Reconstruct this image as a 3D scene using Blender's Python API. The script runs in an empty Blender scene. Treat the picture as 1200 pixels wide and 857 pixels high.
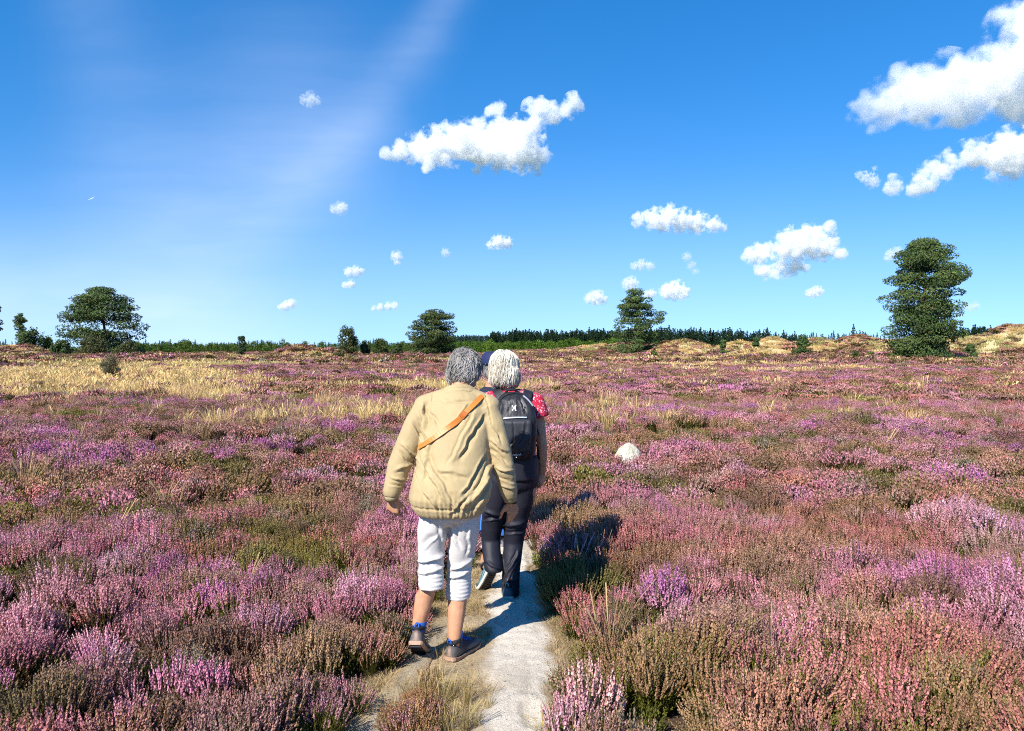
import bpy, math, random
import numpy as np
from mathutils import Vector, Matrix
from mathutils.bvhtree import BVHTree

rng = np.random.default_rng(7)
random.seed(7)
scene = bpy.context.scene
COL = scene.collection
PI = math.pi

# ------------------------------------------------------------------ camera
EYE, FPX, HZ = 1.6, 906.0, 408.0
cam_d = bpy.data.cameras.new('camera')
cam = bpy.data.objects.new('camera', cam_d)
COL.objects.link(cam)
cam_d.sensor_width = 36.0
cam_d.lens = 36.0 * FPX / 1200.0
cam_d.clip_start, cam_d.clip_end = 0.05, 90000.0
PITCH = math.atan((428.5 - HZ) / FPX)
cam.location = (0, 0, EYE)
cam.rotation_euler = (PI / 2 - PITCH, 0, 0)
scene.camera = cam
_cp, _sp = math.cos(PITCH), math.sin(PITCH)


def P(px, py, d):
    """world point at forward distance d for a direction read off the photograph"""
    u, v = (px - 600.0) / FPX, (428.5 - py) / FPX
    fy, fz = _cp + v * _sp, -_sp + v * _cp
    k = d / fy
    return np.array([u * k, d, EYE + fz * k])


# ------------------------------------------------------------------ noise
def _hash(ix, iy, iz, seed):
    h = (ix.astype(np.uint32) * np.uint32(374761393) + iy.astype(np.uint32) * np.uint32(668265263)
         + iz.astype(np.uint32) * np.uint32(2147483647) + np.uint32((seed * 974634777) & 0xffffffff))
    h = (h ^ (h >> np.uint32(13))) * np.uint32(1274126177)
    h = (h ^ (h >> np.uint32(16))) * np.uint32(2246822519)
    return ((h ^ (h >> np.uint32(15))) & np.uint32(0xffffff)).astype(np.float64) / 16777215.0


def vnoise(x, y, z=None, seed=0):
    x = np.asarray(x, float); y = np.asarray(y, float)
    z = np.zeros_like(x) if z is None else np.asarray(z, float)
    fx, fy, fz = np.floor(x), np.floor(y), np.floor(z)
    ix, iy, iz = fx.astype(np.int64), fy.astype(np.int64), fz.astype(np.int64)
    tx, ty, tz = x - fx, y - fy, z - fz
    tx, ty, tz = [t * t * t * (t * (t * 6 - 15) + 10) for t in (tx, ty, tz)]
    r = 0
    for a in (0, 1):
        wx = tx if a else 1 - tx
        for b in (0, 1):
            wy = ty if b else 1 - ty
            for c in (0, 1):
                wz = tz if c else 1 - tz
                r = r + wx * wy * wz * _hash(ix + a, iy + b, iz + c, seed)
    return r


def fbm(x, y, z=None, seed=0, octv=4, gain=0.5):
    x = np.asarray(x, float); y = np.asarray(y, float)
    s, a, n = 0, 1.0, 0
    for o in range(octv):
        f = 2.03 ** o
        s = s + a * vnoise(x * f + 17.3 * o, y * f - 9.1 * o, None if z is None else np.asarray(z) * f, seed + o)
        n += a; a *= gain
    return s / n


def sstep(a, b, x):
    t = np.clip((np.asarray(x, float) - a) / (b - a), 0, 1)
    return t * t * (3 - 2 * t)


# ------------------------------------------------------------------ mesh helpers
def mk_mesh(name, V, faces, cols=None, smooth=False):
    """faces: list of integer arrays (n,3) or (n,4)"""
    V = np.asarray(V, np.float32)
    me = bpy.data.meshes.new(name)
    faces = [np.asarray(f, np.int32) for f in faces if len(f)]
    nl = sum(f.size for f in faces); nf = sum(len(f) for f in faces)
    me.vertices.add(len(V)); me.loops.add(nl); me.polygons.add(nf)
    me.vertices.foreach_set('co', V.ravel())
    me.loops.foreach_set('vertex_index', np.concatenate([f.ravel() for f in faces]))
    st, tot, c = [], [], 0
    for f in faces:
        k = f.shape[1]
        st.append(c + np.arange(len(f)) * k); tot.append(np.full(len(f), k)); c += f.size
    me.polygons.foreach_set('loop_start', np.concatenate(st).astype(np.int32))
    me.polygons.foreach_set('use_smooth', np.full(nf, smooth))
    for nm, arr in (cols or {}).items():
        arr = np.asarray(arr, np.float32)
        if arr.shape[1] == 3:
            arr = np.hstack([arr, np.ones((len(arr), 1), np.float32)])
        at = me.attributes.new(nm, 'FLOAT_COLOR', 'POINT')
        at.data.foreach_set('color', arr.ravel())
    me.update(calc_edges=True)
    me.validate()
    return me


class B:
    """collects closed solids"""
    def __init__(s):
        s.V, s.T, s.Q, s.n = [], [], [], 0
        s.C = []

    def add(s, V, T=(), Q=(), col=None):
        V = np.asarray(V, float)
        if len(T): s.T.append(np.asarray(T) + s.n)
        if len(Q): s.Q.append(np.asarray(Q) + s.n)
        s.V.append(V); s.n += len(V)
        s.C.append(np.tile(np.asarray(col if col is not None else (1, 1, 1), float), (len(V), 1)) if np.ndim(col) < 2 else np.asarray(col, float))

    def verts(s):
        return np.vstack(s.V)

    def mesh(s, name, smooth=True, cols=False):
        f = []
        if s.T: f.append(np.vstack(s.T))
        if s.Q: f.append(np.vstack(s.Q))
        return mk_mesh(name, s.verts(), f, {'Col': np.vstack(s.C)} if cols else None, smooth)

    def loft(s, rings, col=None, cap=True):
        """rings: list of (n,3) arrays"""
        n = len(rings[0]); m = len(rings)
        V = np.vstack(rings)
        i = np.arange(n); j = (i + 1) % n
        Q = np.vstack([np.stack([r * n + i, r * n + j, (r + 1) * n + j, (r + 1) * n + i], 1) for r in range(m - 1)])
        T = []
        if cap:
            V = np.vstack([V, rings[0].mean(0), rings[-1].mean(0)])
            T = np.vstack([np.stack([j, i, np.full(n, m * n)], 1),
                           np.stack([(m - 1) * n + i, (m - 1) * n + j, np.full(n, m * n + 1)], 1)])
        s.add(V, T, Q, col if col is None or np.ndim(col) < 2 else np.vstack([np.repeat(np.asarray(col), n, 0)] + ([col[0], col[-1]] if cap else [])))

    def tube(s, pts, rad, n=10, col=None, flat=None, cap=True):
        pts = np.asarray(pts, float); m = len(pts)
        rad = np.broadcast_to(np.asarray(rad, float), (m,))
        d = np.gradient(pts, axis=0)
        d /= np.linalg.norm(d, axis=1)[:, None] + 1e-12
        ref = np.array([0.31, 0.93, 0.17]) if abs(d[0] @ np.array([0.31, 0.93, 0.17])) < .9 else np.array([1., 0, 0])
        rings = []; u = np.cross(d[0], ref); u /= np.linalg.norm(u)
        a = np.arange(n) * 2 * PI / n
        for k in range(m):
            u = u - d[k] * (u @ d[k]); u /= np.linalg.norm(u) + 1e-12
            w = np.cross(d[k], u)
            rings.append(pts[k] + rad[k] * (np.cos(a)[:, None] * u + np.sin(a)[:, None] * w))
        s.loft(rings, col, cap)

    def capsule(s, p0, p1, r0, r1, n=14):
        p0 = np.asarray(p0, float); p1 = np.asarray(p1, float)
        d = p1 - p0; L = np.linalg.norm(d); d = d / (L + 1e-9)
        pts, rad = [], []
        for t in np.linspace(-PI / 2 + .12, 0, 5):
            pts.append(p0 + d * r0 * math.sin(t)); rad.append(r0 * math.cos(t))
        for t in (.33, .66):
            pts.append(p0 + d * L * t); rad.append(r0 + (r1 - r0) * t)
        for t in np.linspace(0, PI / 2 - .12, 5):
            pts.append(p1 + d * r1 * math.sin(t)); rad.append(r1 * math.cos(t))
        s.tube(pts, rad, n)

    def ell(s, c, r, R=None, n=18):
        c = np.asarray(c, float)
        rings = []
        a = np.arange(n) * 2 * PI / n
        for t in np.linspace(-PI / 2 + .1, PI / 2 - .1, 12):
            q = np.stack([math.cos(t) * np.cos(a) * r[0], math.cos(t) * np.sin(a) * r[1], np.full(n, math.sin(t) * r[2])], 1)
            if R is not None: q = q @ np.asarray(R).T
            rings.append(c + q)
        s.loft(rings)

    def box(s, c, h, R=None, col=None):
        q = np.array([[x, y, z] for x in (-1, 1) for y in (-1, 1) for z in (-1, 1)], float) * np.asarray(h)
        if R is not None: q = q @ np.asarray(R).T
        s.add(q + np.asarray(c), (), [(0, 1, 3, 2), (4, 6, 7, 5), (0, 4, 5, 1), (2, 3, 7, 6), (0, 2, 6, 4), (1, 5, 7, 3)], col)


def oring(c, rx, ry, n=32, e=2.0, yaw=0.0, tilt=0.0):
    """horizontal (super)ellipse ring; tilt raises the +y side"""
    a = np.arange(n) * 2 * PI / n
    ca, sa = np.cos(a), np.sin(a)
    x = np.sign(ca) * np.abs(ca) ** (2 / e) * rx
    y = np.sign(sa) * np.abs(sa) ** (2 / e) * ry
    X = x * math.cos(yaw) - y * math.sin(yaw); Y = x * math.sin(yaw) + y * math.cos(yaw)
    return np.asarray(c) + np.stack([X, Y, Y * tilt], 1)


def obj(name, me, mat=None, parent=None, loc=None):
    o = bpy.data.objects.new(name, me)
    COL.objects.link(o)
    if mat is not None and me is not None:
        me.materials.append(mat)
    if parent is not None: o.parent = parent
    if loc is not None: o.location = loc
    return o


def empty(name, loc=(0, 0, 0)):
    o = bpy.data.objects.new(name, None)
    COL.objects.link(o); o.location = loc; o.empty_display_size = .2
    return o


def tag(o, label=None, cat=None, group=None, kind=None):
    for k, v in (('label', label), ('category', cat), ('group', group), ('kind', kind)):
        if v: o[k] = v
    return o


def get_v(me):
    v = np.empty(len(me.vertices) * 3, np.float32); me.vertices.foreach_get('co', v)
    return v.reshape(-1, 3).astype(float)


def get_n(me):
    v = np.empty(len(me.vertices) * 3, np.float32); me.vertices.foreach_get('normal', v)
    return v.reshape(-1, 3).astype(float)


def set_v(me, V):
    me.vertices.foreach_set('co', np.asarray(V, np.float32).ravel()); me.update()


def smooth_mesh(me, it, f=.5, mask=None):
    e = np.empty(len(me.edges) * 2, np.int32); me.edges.foreach_get('vertices', e); e = e.reshape(-1, 2)
    V = get_v(me); n = len(V)
    cnt = np.bincount(e.ravel(), minlength=n).astype(float)[:, None] + 1e-9
    for _ in range(it):
        S = np.stack([np.bincount(e[:, 0], V[e[:, 1], k], n) + np.bincount(e[:, 1], V[e[:, 0], k], n) for k in range(3)], 1)
        D = (S / cnt - V) * f
        if mask is not None: D = D * mask[:, None]
        V = V + D
    set_v(me, V)


def fuse(name, b, voxel, it=3):
    """union the solids of a builder into one continuous skin"""
    tmp = bpy.data.objects.new('tmp', b.mesh('tmp'))
    COL.objects.link(tmp)
    m = tmp.modifiers.new('r', 'REMESH'); m.mode = 'VOXEL'; m.voxel_size = voxel; m.use_smooth_shade = True
    dg = bpy.context.evaluated_depsgraph_get()
    me = bpy.data.meshes.new_from_object(tmp.evaluated_get(dg))
    me.name = name
    old = tmp.data
    bpy.data.objects.remove(tmp); bpy.data.meshes.remove(old)
    me.polygons.foreach_set('use_smooth', np.full(len(me.polygons), True))
    if it: smooth_mesh(me, it)
    return me


def set_col(me, C, name='Col'):
    C = np.asarray(C, np.float32)
    if C.shape[1] == 3: C = np.hstack([C, np.ones((len(C), 1), np.float32)])
    at = me.attributes.get(name) or me.attributes.new(name, 'FLOAT_COLOR', 'POINT')
    at.data.foreach_set('color', C.ravel())


# ------------------------------------------------------------------ materials
class NT:
    def __init__(s, name):
        s.m = bpy.data.materials.new(name); s.m.use_nodes = True
        s.t = s.m.node_tree; s.t.nodes.clear()
        s.out = s.t.nodes.new('ShaderNodeOutputMaterial')

    def n(s, typ, **kw):
        nd = s.t.nodes.new('ShaderNode' + typ)
        ins = kw.pop('ins', {})
        for k, v in kw.items(): setattr(nd, k, v)
        for k, v in ins.items():
            if isinstance(v, bpy.types.NodeSocket): s.t.links.new(v, nd.inputs[k])
            else: nd.inputs[k].default_value = v
        return nd

    def link(s, a, b): s.t.links.new(a, b)

    def mix(s, f, a, b, mode='MIX'):
        nd = s.t.nodes.new('ShaderNodeMix'); nd.data_type = 'RGBA'; nd.blend_type = mode
        for i, v in ((0, f), (6, a), (7, b)):
            if isinstance(v, bpy.types.NodeSocket): s.t.links.new(v, nd.inputs[i])
            else: nd.inputs[i].default_value = v if i == 0 else (*v[:3], 1)
        return nd.outputs[2]

    def ramp(s, f, stops):
        nd = s.t.nodes.new('ShaderNodeValToRGB'); s.t.links.new(f, nd.inputs[0])
        el = nd.color_ramp.elements
        while len(el) < len(stops): el.new(.5)
        for e, (p, c) in zip(el, stops):
            e.position = p; e.color = (*c[:3], 1) if np.ndim(c) else (c, c, c, 1)
        return nd.outputs[0]

    def noise(s, scale, detail=4, rough=.6, vec=None, dim='3D'):
        nd = s.t.nodes.new('ShaderNodeTexNoise'); nd.noise_dimensions = dim
        nd.inputs['Scale'].default_value = scale; nd.inputs['Detail'].default_value = detail
        nd.inputs['Roughness'].default_value = rough
        if vec is not None: s.t.links.new(vec, nd.inputs['Vector'])
        return nd.outputs[0]

    def pos(s):
        return s.n('NewGeometry').outputs['Position']

    def objco(s):
        return s.n('TexCoord').outputs['Object']

    def bump(s, h, strength=.3, dist=.01, nrm=None):
        nd = s.n('Bump', ins={'Height': h, 'Strength': strength, 'Distance': dist})
        if nrm is not None: s.link(nrm, nd.inputs['Normal'])
        return nd.outputs[0]

    def principled(s, color, rough=.7, normal=None, spec=.3, **kw):
        nd = s.n('BsdfPrincipled')
        for k, v in (('Base Color', color), ('Roughness', rough), ('Specular IOR Level', spec), *kw.items()):
            if isinstance(v, bpy.types.NodeSocket): s.link(v, nd.inputs[k])
            elif k in ('Base Color',): nd.inputs[k].default_value = (*v[:3], 1)
            else: nd.inputs[k].default_value = v
        if normal is not None: s.link(normal, nd.inputs['Normal'])
        s.link(nd.outputs[0], s.out.inputs[0])
        return nd


def leaf_mat(name, inst=True, trans=.25):
    """vertex colour R = flower share, G = brightness, jittered and on blades and leaves rising towards the tip; two colours come with each plant"""
    t = NT(name)
    va = t.n('Attribute', attribute_name='Col')
    sp = t.n('SeparateColor'); t.link(va.outputs['Color'], sp.inputs[0])
    fc = t.n('Attribute', attribute_name='fcol', attribute_type='INSTANCER')
    gc = t.n('Attribute', attribute_name='gcol', attribute_type='INSTANCER')
    c = t.mix(sp.outputs[0], gc.outputs['Color'], fc.outputs['Color'])
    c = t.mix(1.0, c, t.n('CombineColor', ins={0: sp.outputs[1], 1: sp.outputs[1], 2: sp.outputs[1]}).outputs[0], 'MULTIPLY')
    d = t.n('BsdfDiffuse'); t.link(c, d.inputs[0])
    tr = t.n('BsdfTranslucent'); t.link(c, tr.inputs[0])
    mx = t.n('MixShader', ins={0: trans, 1: d.outputs[0], 2: tr.outputs[0]})
    t.link(mx.outputs[0], t.out.inputs[0])
    return t.m


def vcol_leaf_mat(name, trans=.2, rough=.6):
    t = NT(name)
    va = t.n('Attribute', attribute_name='Col')
    d = t.n('BsdfPrincipled'); t.link(va.outputs['Color'], d.inputs['Base Color'])
    d.inputs['Roughness'].default_value = rough; d.inputs['Specular IOR Level'].default_value = .2
    tr = t.n('BsdfTranslucent'); t.link(va.outputs['Color'], tr.inputs[0])
    mx = t.n('MixShader', ins={0: trans, 1: d.outputs[0], 2: tr.outputs[0]})
    t.link(mx.outputs[0], t.out.inputs[0])
    return t.m


def vcol_mat(name, rough=.7, bump_scale=None, strength=.3, dist=.004, spec=.3):
    t = NT(name)
    va = t.n('Attribute', attribute_name='Col')
    nrm = t.bump(t.noise(bump_scale, 4), strength, dist) if bump_scale else None
    t.principled(va.outputs['Color'], rough, nrm, spec)
    return t.m


def plain_mat(name, col, rough=.6, var=.15, scale=30, bump=0.0, dist=.002, spec=.3, metal=0.0):
    t = NT(name)
    n = t.noise(scale, 5, .6, t.objco())
    c = t.ramp(n, [(.3, [k * (1 - var) for k in col]), (.7, [min(1, k * (1 + var)) for k in col])])
    nrm = t.bump(t.noise(scale * 4, 4, .6, t.objco()), bump, dist) if bump else None
    t.principled(c, rough, nrm, spec, Metallic=metal)
    return t.m


# ------------------------------------------------------------------ scatter of countless plants
def scatter(name, pts, rot, scl, idx, sources, mat, fcol, gcol, label):
    n = len(pts)
    me = bpy.data.meshes.new(name)
    me.vertices.add(n); me.vertices.foreach_set('co', np.asarray(pts, np.float32).ravel())
    def at(nm, typ, arr, key):
        a = me.attributes.new(nm, typ, 'POINT'); a.data.foreach_set(key, np.asarray(arr).ravel())
    at('rot', 'FLOAT_VECTOR', np.asarray(rot, np.float32), 'vector')
    at('scl', 'FLOAT_VECTOR', np.asarray(scl, np.float32), 'vector')
    at('idx', 'INT', np.asarray(idx, np.int32), 'value')
    one = np.ones((n, 1), np.float32)
    at('fcol', 'FLOAT_COLOR', np.hstack([np.asarray(fcol, np.float32), one]), 'color')
    at('gcol', 'FLOAT_COLOR', np.hstack([np.asarray(gcol, np.float32), one]), 'color')
    me.update()
    o = obj(name, me)
    col = bpy.data.collections.new(name + '_kinds')
    for i, sm in enumerate(sources):
        if not sm.materials: sm.materials.append(mat)
        so = bpy.data.objects.new('%s_kind_%02d' % (name, i), sm)
        col.objects.link(so)
    g = bpy.data.node_groups.new(name, 'GeometryNodeTree')
    g.interface.new_socket('Geometry', in_out='INPUT', socket_type='NodeSocketGeometry')
    g.interface.new_socket('Geometry', in_out='OUTPUT', socket_type='NodeSocketGeometry')
    gi = g.nodes.new('NodeGroupInput'); go = g.nodes.new('NodeGroupOutput')
    ci = g.nodes.new('GeometryNodeCollectionInfo')
    ci.inputs['Collection'].default_value = col
    ci.inputs['Separate Children'].default_value = True
    ci.inputs['Reset Children'].default_value = True
    ip = g.nodes.new('GeometryNodeInstanceOnPoints')
    ip.inputs['Pick Instance'].default_value = True
    def na(nm, typ):
        a = g.nodes.new('GeometryNodeInputNamedAttribute'); a.data_type = typ
        a.inputs['Name'].default_value = nm
        return [s for s in a.outputs if s.enabled and s.name == 'Attribute'][0]
    L = g.links.new
    L(gi.outputs[0], ip.inputs['Points']); L(ci.outputs[0], ip.inputs['Instance'])
    L(na('idx', 'INT'), ip.inputs['Instance Index'])
    L(na('rot', 'FLOAT_VECTOR'), ip.inputs['Rotation'])
    L(na('scl', 'FLOAT_VECTOR'), ip.inputs['Scale'])
    L(ip.outputs[0], go.inputs[0])
    md = o.modifiers.new('scatter', 'NODES'); md.node_group = g
    tag(o, label=label, kind='stuff')
    return o
# ------------------------------------------------------------------ light
SUN_EL, SUN_AZ = math.radians(42), math.radians(36)      # behind the walkers, to the left
S = np.array([-math.sin(SUN_AZ) * math.cos(SUN_EL), -math.cos(SUN_AZ) * math.cos(SUN_EL), math.sin(SUN_EL)])
sl = bpy.data.lights.new('sun', 'SUN'); sl.energy = 5.0; sl.angle = math.radians(.5); sl.color = (1, .955, .88)
so = bpy.data.objects.new('sun', sl); COL.objects.link(so)
so.rotation_euler = Vector(S).to_track_quat('Z', 'Y').to_euler()
so.location = (-10, -10, 20)

w = bpy.data.worlds.new('World'); scene.world = w; w.use_nodes = True
nt = w.node_tree; nt.nodes.clear()
def wn(typ, **ins):
    nd = nt.nodes.new('ShaderNode' + typ)
    for k, v in ins.items():
        k = int(k[1:]) if k[0] == '_' else k
        if isinstance(v, bpy.types.NodeSocket): nt.links.new(v, nd.inputs[k])
        else: nd.inputs[k].default_value = v
    return nd
def wm(op, a, b=0.0, c=None, clamp=False):
    nd = wn('Math', _0=a, _1=b) if c is None else wn('Math', _0=a, _1=b, _2=c)
    nd.operation = op; nd.use_clamp = clamp
    return nd.outputs[0]
sky = wn('TexSky'); sky.sky_type = 'NISHITA'; sky.sun_disc = False
sky.sun_elevation = SUN_EL; sky.sun_rotation = PI + SUN_AZ
sky.air_density = 1.0; sky.dust_density = 0.0; sky.ozone_density = 3.0
gm = wn('Gamma', Color=sky.outputs[0]); gm.inputs[1].default_value = 1.0
hs = wn('HueSaturation', Color=gm.outputs[0]); hs.inputs['Saturation'].default_value = 1.38; hs.inputs['Value'].default_value = 1.3
hs.inputs['Hue'].default_value = .503
# the clean air of the day: no yellow band right on the horizon
tc0 = wn('TexCoord'); s0 = wn('SeparateXYZ', Vector=tc0.outputs['Generated'])
vz = wn('CombineXYZ', X=s0.outputs[0], Y=s0.outputs[1], Z=wm('MULTIPLY_ADD', wm('MAXIMUM', s0.outputs[2], 0.0), .87, .15))
vn = wn('VectorMath', _0=vz.outputs[0]); vn.operation = 'NORMALIZE'
nt.links.new(vn.outputs[0], sky.inputs[0])
# thin cirrus high in the air: a streak and two veils, in directions of the sky
tc = wn('TexCoord')
sep = wn('SeparateXYZ', Vector=tc.outputs['Generated'])
yy = wm('MAXIMUM', sep.outputs[1], .05)
U = wm('DIVIDE', sep.outputs[0], yy); V = wm('DIVIDE', sep.outputs[2], yy)
uv = wn('CombineXYZ', X=U, Y=V)
nz = wn('TexNoise', Vector=uv.outputs[0]); nz.inputs['Scale'].default_value = 3.0; nz.inputs['Detail'].default_value = 6
def uvpt(px, py): return ((px - 600) / FPX, (HZ - py) / FPX)
def streak(p0, p1, wid0, wid1, amp):
    """soft band along a line in direction space, fading at its ends"""
    (u0, v0), (u1, v1) = uvpt(*p0), uvpt(*p1)
    L = math.hypot(u1 - u0, v1 - v0); du, dv = (u1 - u0) / L, (v1 - v0) / L
    a = wm('ADD', wm('MULTIPLY', U, du), wm('MULTIPLY_ADD', V, dv, -(u0 * du + v0 * dv)))
    c = wm('ADD', wm('MULTIPLY', U, -dv), wm('MULTIPLY_ADD', V, du, (u0 * dv - v0 * du)))
    c = wm('ADD', c, wm('MULTIPLY_ADD', nz.outputs[0], .09, -.045))
    t = wm('DIVIDE', a, L, clamp=True)
    wd = wm('MULTIPLY_ADD', t, wid1 - wid0, wid0)
    g = wm('DIVIDE', c, wd)
    g = wm('EXPONENT', wm('MULTIPLY', wm('MULTIPLY', g, g), -1.0))
    lo = wm('MULTIPLY_ADD', a, 1 / .12, .6, clamp=True)
    hi = wm('MULTIPLY_ADD', a, -1 / .2, L / .2 + .5, clamp=True)
    return wm('MULTIPLY', wm('MULTIPLY', g, wm('MULTIPLY', lo, hi)), amp)
veil = wm('ADD', wm('ADD', streak((560, -50), (395, 190), .022, .036, .095), streak((420, 150), (150, 330), .07, .15, .13)),
          wm('ADD', streak((90, -40), (190, 260), .05, .10, .06), streak((-160, 330), (330, 400), .10, .06, .16)))
veil = wm('ADD', veil, wm('ADD', streak((330, 20), (330, 200), .12, .12, .07), streak((400, 180), (300, 275), .03, .05, .09)))
tx = wn('Mapping', Vector=uv.outputs[0]); tx.inputs['Rotation'].default_value = (0, 0, .9); tx.inputs['Scale'].default_value = (2.6, 17, 1)
n2 = wn('TexNoise', Vector=tx.outputs[0]); n2.inputs['Scale'].default_value = 1.6; n2.inputs['Detail'].default_value = 5; n2.inputs['Distortion'].default_value = .5
veil = wm('MULTIPLY', veil, wm('MULTIPLY_ADD', n2.outputs[0], 1.1, .42), clamp=True)
lowv = wm('DIVIDE', V, .15)
veil = wm('ADD', veil, wm('MULTIPLY', wm('EXPONENT', wm('MULTIPLY', wm('MULTIPLY', lowv, lowv), -1.0)), .22), clamp=True)
mx = wn('Mix', _0=veil); mx.data_type = 'RGBA'
nt.links.new(veil, mx.inputs[0]); nt.links.new(hs.outputs[0], mx.inputs[6]); mx.inputs[7].default_value = (7.0, 7.7, 9.0, 1)
SKYK = .095
bg = wn('Background', Color=mx.outputs[2], Strength=SKYK)
wo = nt.nodes.new('ShaderNodeOutputWorld'); nt.links.new(bg.outputs[0], wo.inputs[0])

vs = scene.view_settings
vs.view_transform = 'Standard'; vs.look = 'None'; vs.exposure = 0.8; vs.gamma = 1.0; vs.use_curve_mapping = False
scene.cycles.max_bounces = 26; scene.cycles.diffuse_bounces = 3; scene.cycles.glossy_bounces = 2
scene.cycles.transmission_bounces = 4; scene.cycles.volume_bounces = 24; scene.cycles.transparent_max_bounces = 16
scene.cycles.use_denoising = False
scene.cycles.volume_step_rate = .3; scene.cycles.volume_max_steps = 256
scene.cycles.filter_width = 1.05
scene.cycles.use_adaptive_sampling = True; scene.cycles.adaptive_threshold = .004; scene.cycles.adaptive_min_samples = 64
scene.cycles.caustics_reflective = False; scene.cycles.caustics_refractive = False

# ------------------------------------------------------------------ the lie of the land
DUNES = [(735, 403, 165, 75, 9), (800, 399, 150, 40, 10), (868, 401, 135, 38, 8), (905, 396, 150, 34, 10), (955, 397, 150, 46, 12),
         (1005, 394, 160, 40, 10), (1062, 398, 140, 50, 10), (1112, 398, 130, 32, 9), (1148, 395, 122, 26, 9), (1192, 384, 128, 46, 12),
         (1260, 388, 130, 70, 14), (352, 404, 130, 30, 8), (385, 408, 128, 22, 6), (1010, 404, 118, 30, 5), (900, 408, 112, 40, 6),
         (-10, 410, 150, 40, 10), (20, 408, 135, 30, 9), (645, 411, 175, 60, 12), (690, 407, 170, 50, 12)]
_D = [(*P(px, py, d), s * d / FPX, sy) for px, py, d, s, sy in DUNES]

CY = np.array([-8, 0, 2.5, 3.2, 3.6, 3.9, 4.3, 5.1, 6.5, 8, 10, 15, 25, 40, 60])
CLL = np.array([-.60, -.66, -.70, -.66, -.58, -.54, -.50, -.37, -.26, -.22, -.20, -.26, -.45, -.7, -1.0])
CRR = np.array([.35, .24, .20, .19, .23, .26, .25, .20, .18, .16, .13, .06, -.2, -.6, -.95])


def corridor(x, y):
    """signed distance-like value: negative inside the trodden strip"""
    l = np.interp(y, CY, CLL); r = np.interp(y, CY, CRR)
    n = (fbm(x * 3, y * 3, seed=5, octv=3) - .5) * .16
    return np.maximum(l - x, x - r) + n


def height(x, y):
    x = np.asarray(x, float); y = np.asarray(y, float)
    r = np.hypot(x, y)
    near = sstep(.5, 3.5, np.maximum(np.interp(y, CY, CLL) - x, x - np.interp(y, CY, CRR)))
    h = (fbm(x / 7, y / 7, seed=3, octv=3) - .5) * .28 * near
    h = h + (fbm(x / 45, y / 45, seed=4, octv=3) - .5) * 1.0 * sstep(25, 70, r)
    h = h + (fbm(x / 10, y / 10, seed=8, octv=4) - .5) * .5 * sstep(60, 110, r) * (1 - sstep(400, 900, r))
    g = 0
    for cx, cy, cz, sx, sy in _D:
        g = g + (np.maximum(cz, .05) * np.exp(-((x - cx) / sx) ** 2 - ((y - cy) / sy) ** 2)) ** 5
    d = g ** .2
    return h + d * (1 + .25 * (fbm(x / 5, y / 5, seed=9, octv=4) - .5)) + sstep(.4, 1.4, d) * ((fbm(x / 2.6, y / 2.6, seed=10, octv=3) - .5) * .75)


def dune(x, y):
    g = 0
    for cx, cy, cz, sx, sy in _D:
        g = np.maximum(g, np.maximum(cz, .05) * np.exp(-((x - cx) / sx) ** 2 - ((y - cy) / sy) ** 2))
    return g


def straw(x, y):
    """0..1: how much dry yellow grass takes over from the heather"""
    x = np.asarray(x, float); y = np.asarray(y, float)
    a = x / np.maximum(y, 1)
    left = sstep(-.27, -.42, a) * sstep(17.5, 25, y) * (1 - sstep(34, 62, y))
    mid = sstep(-.25, -.42, a) * sstep(30, 42, y) * (1 - sstep(60, 80, y)) * .75
    far = sstep(48, 75, y) * .48
    bands = fbm(x / 16, y / 5.5, seed=21, octv=4)
    fine = fbm(x / 2.5, y / 2.0, seed=22, octv=3)
    du = sstep(.35, 1.2, dune(x, y)) * sstep(-.05, .12, a) * .24
    base = .12 * sstep(8, 18, y)
    v = left * .78 + mid * .42 + far * .55 + base + du + (bands - .5) * 1.7 + (fine - .5) * .7
    return sstep(.36, .72, v)


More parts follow.
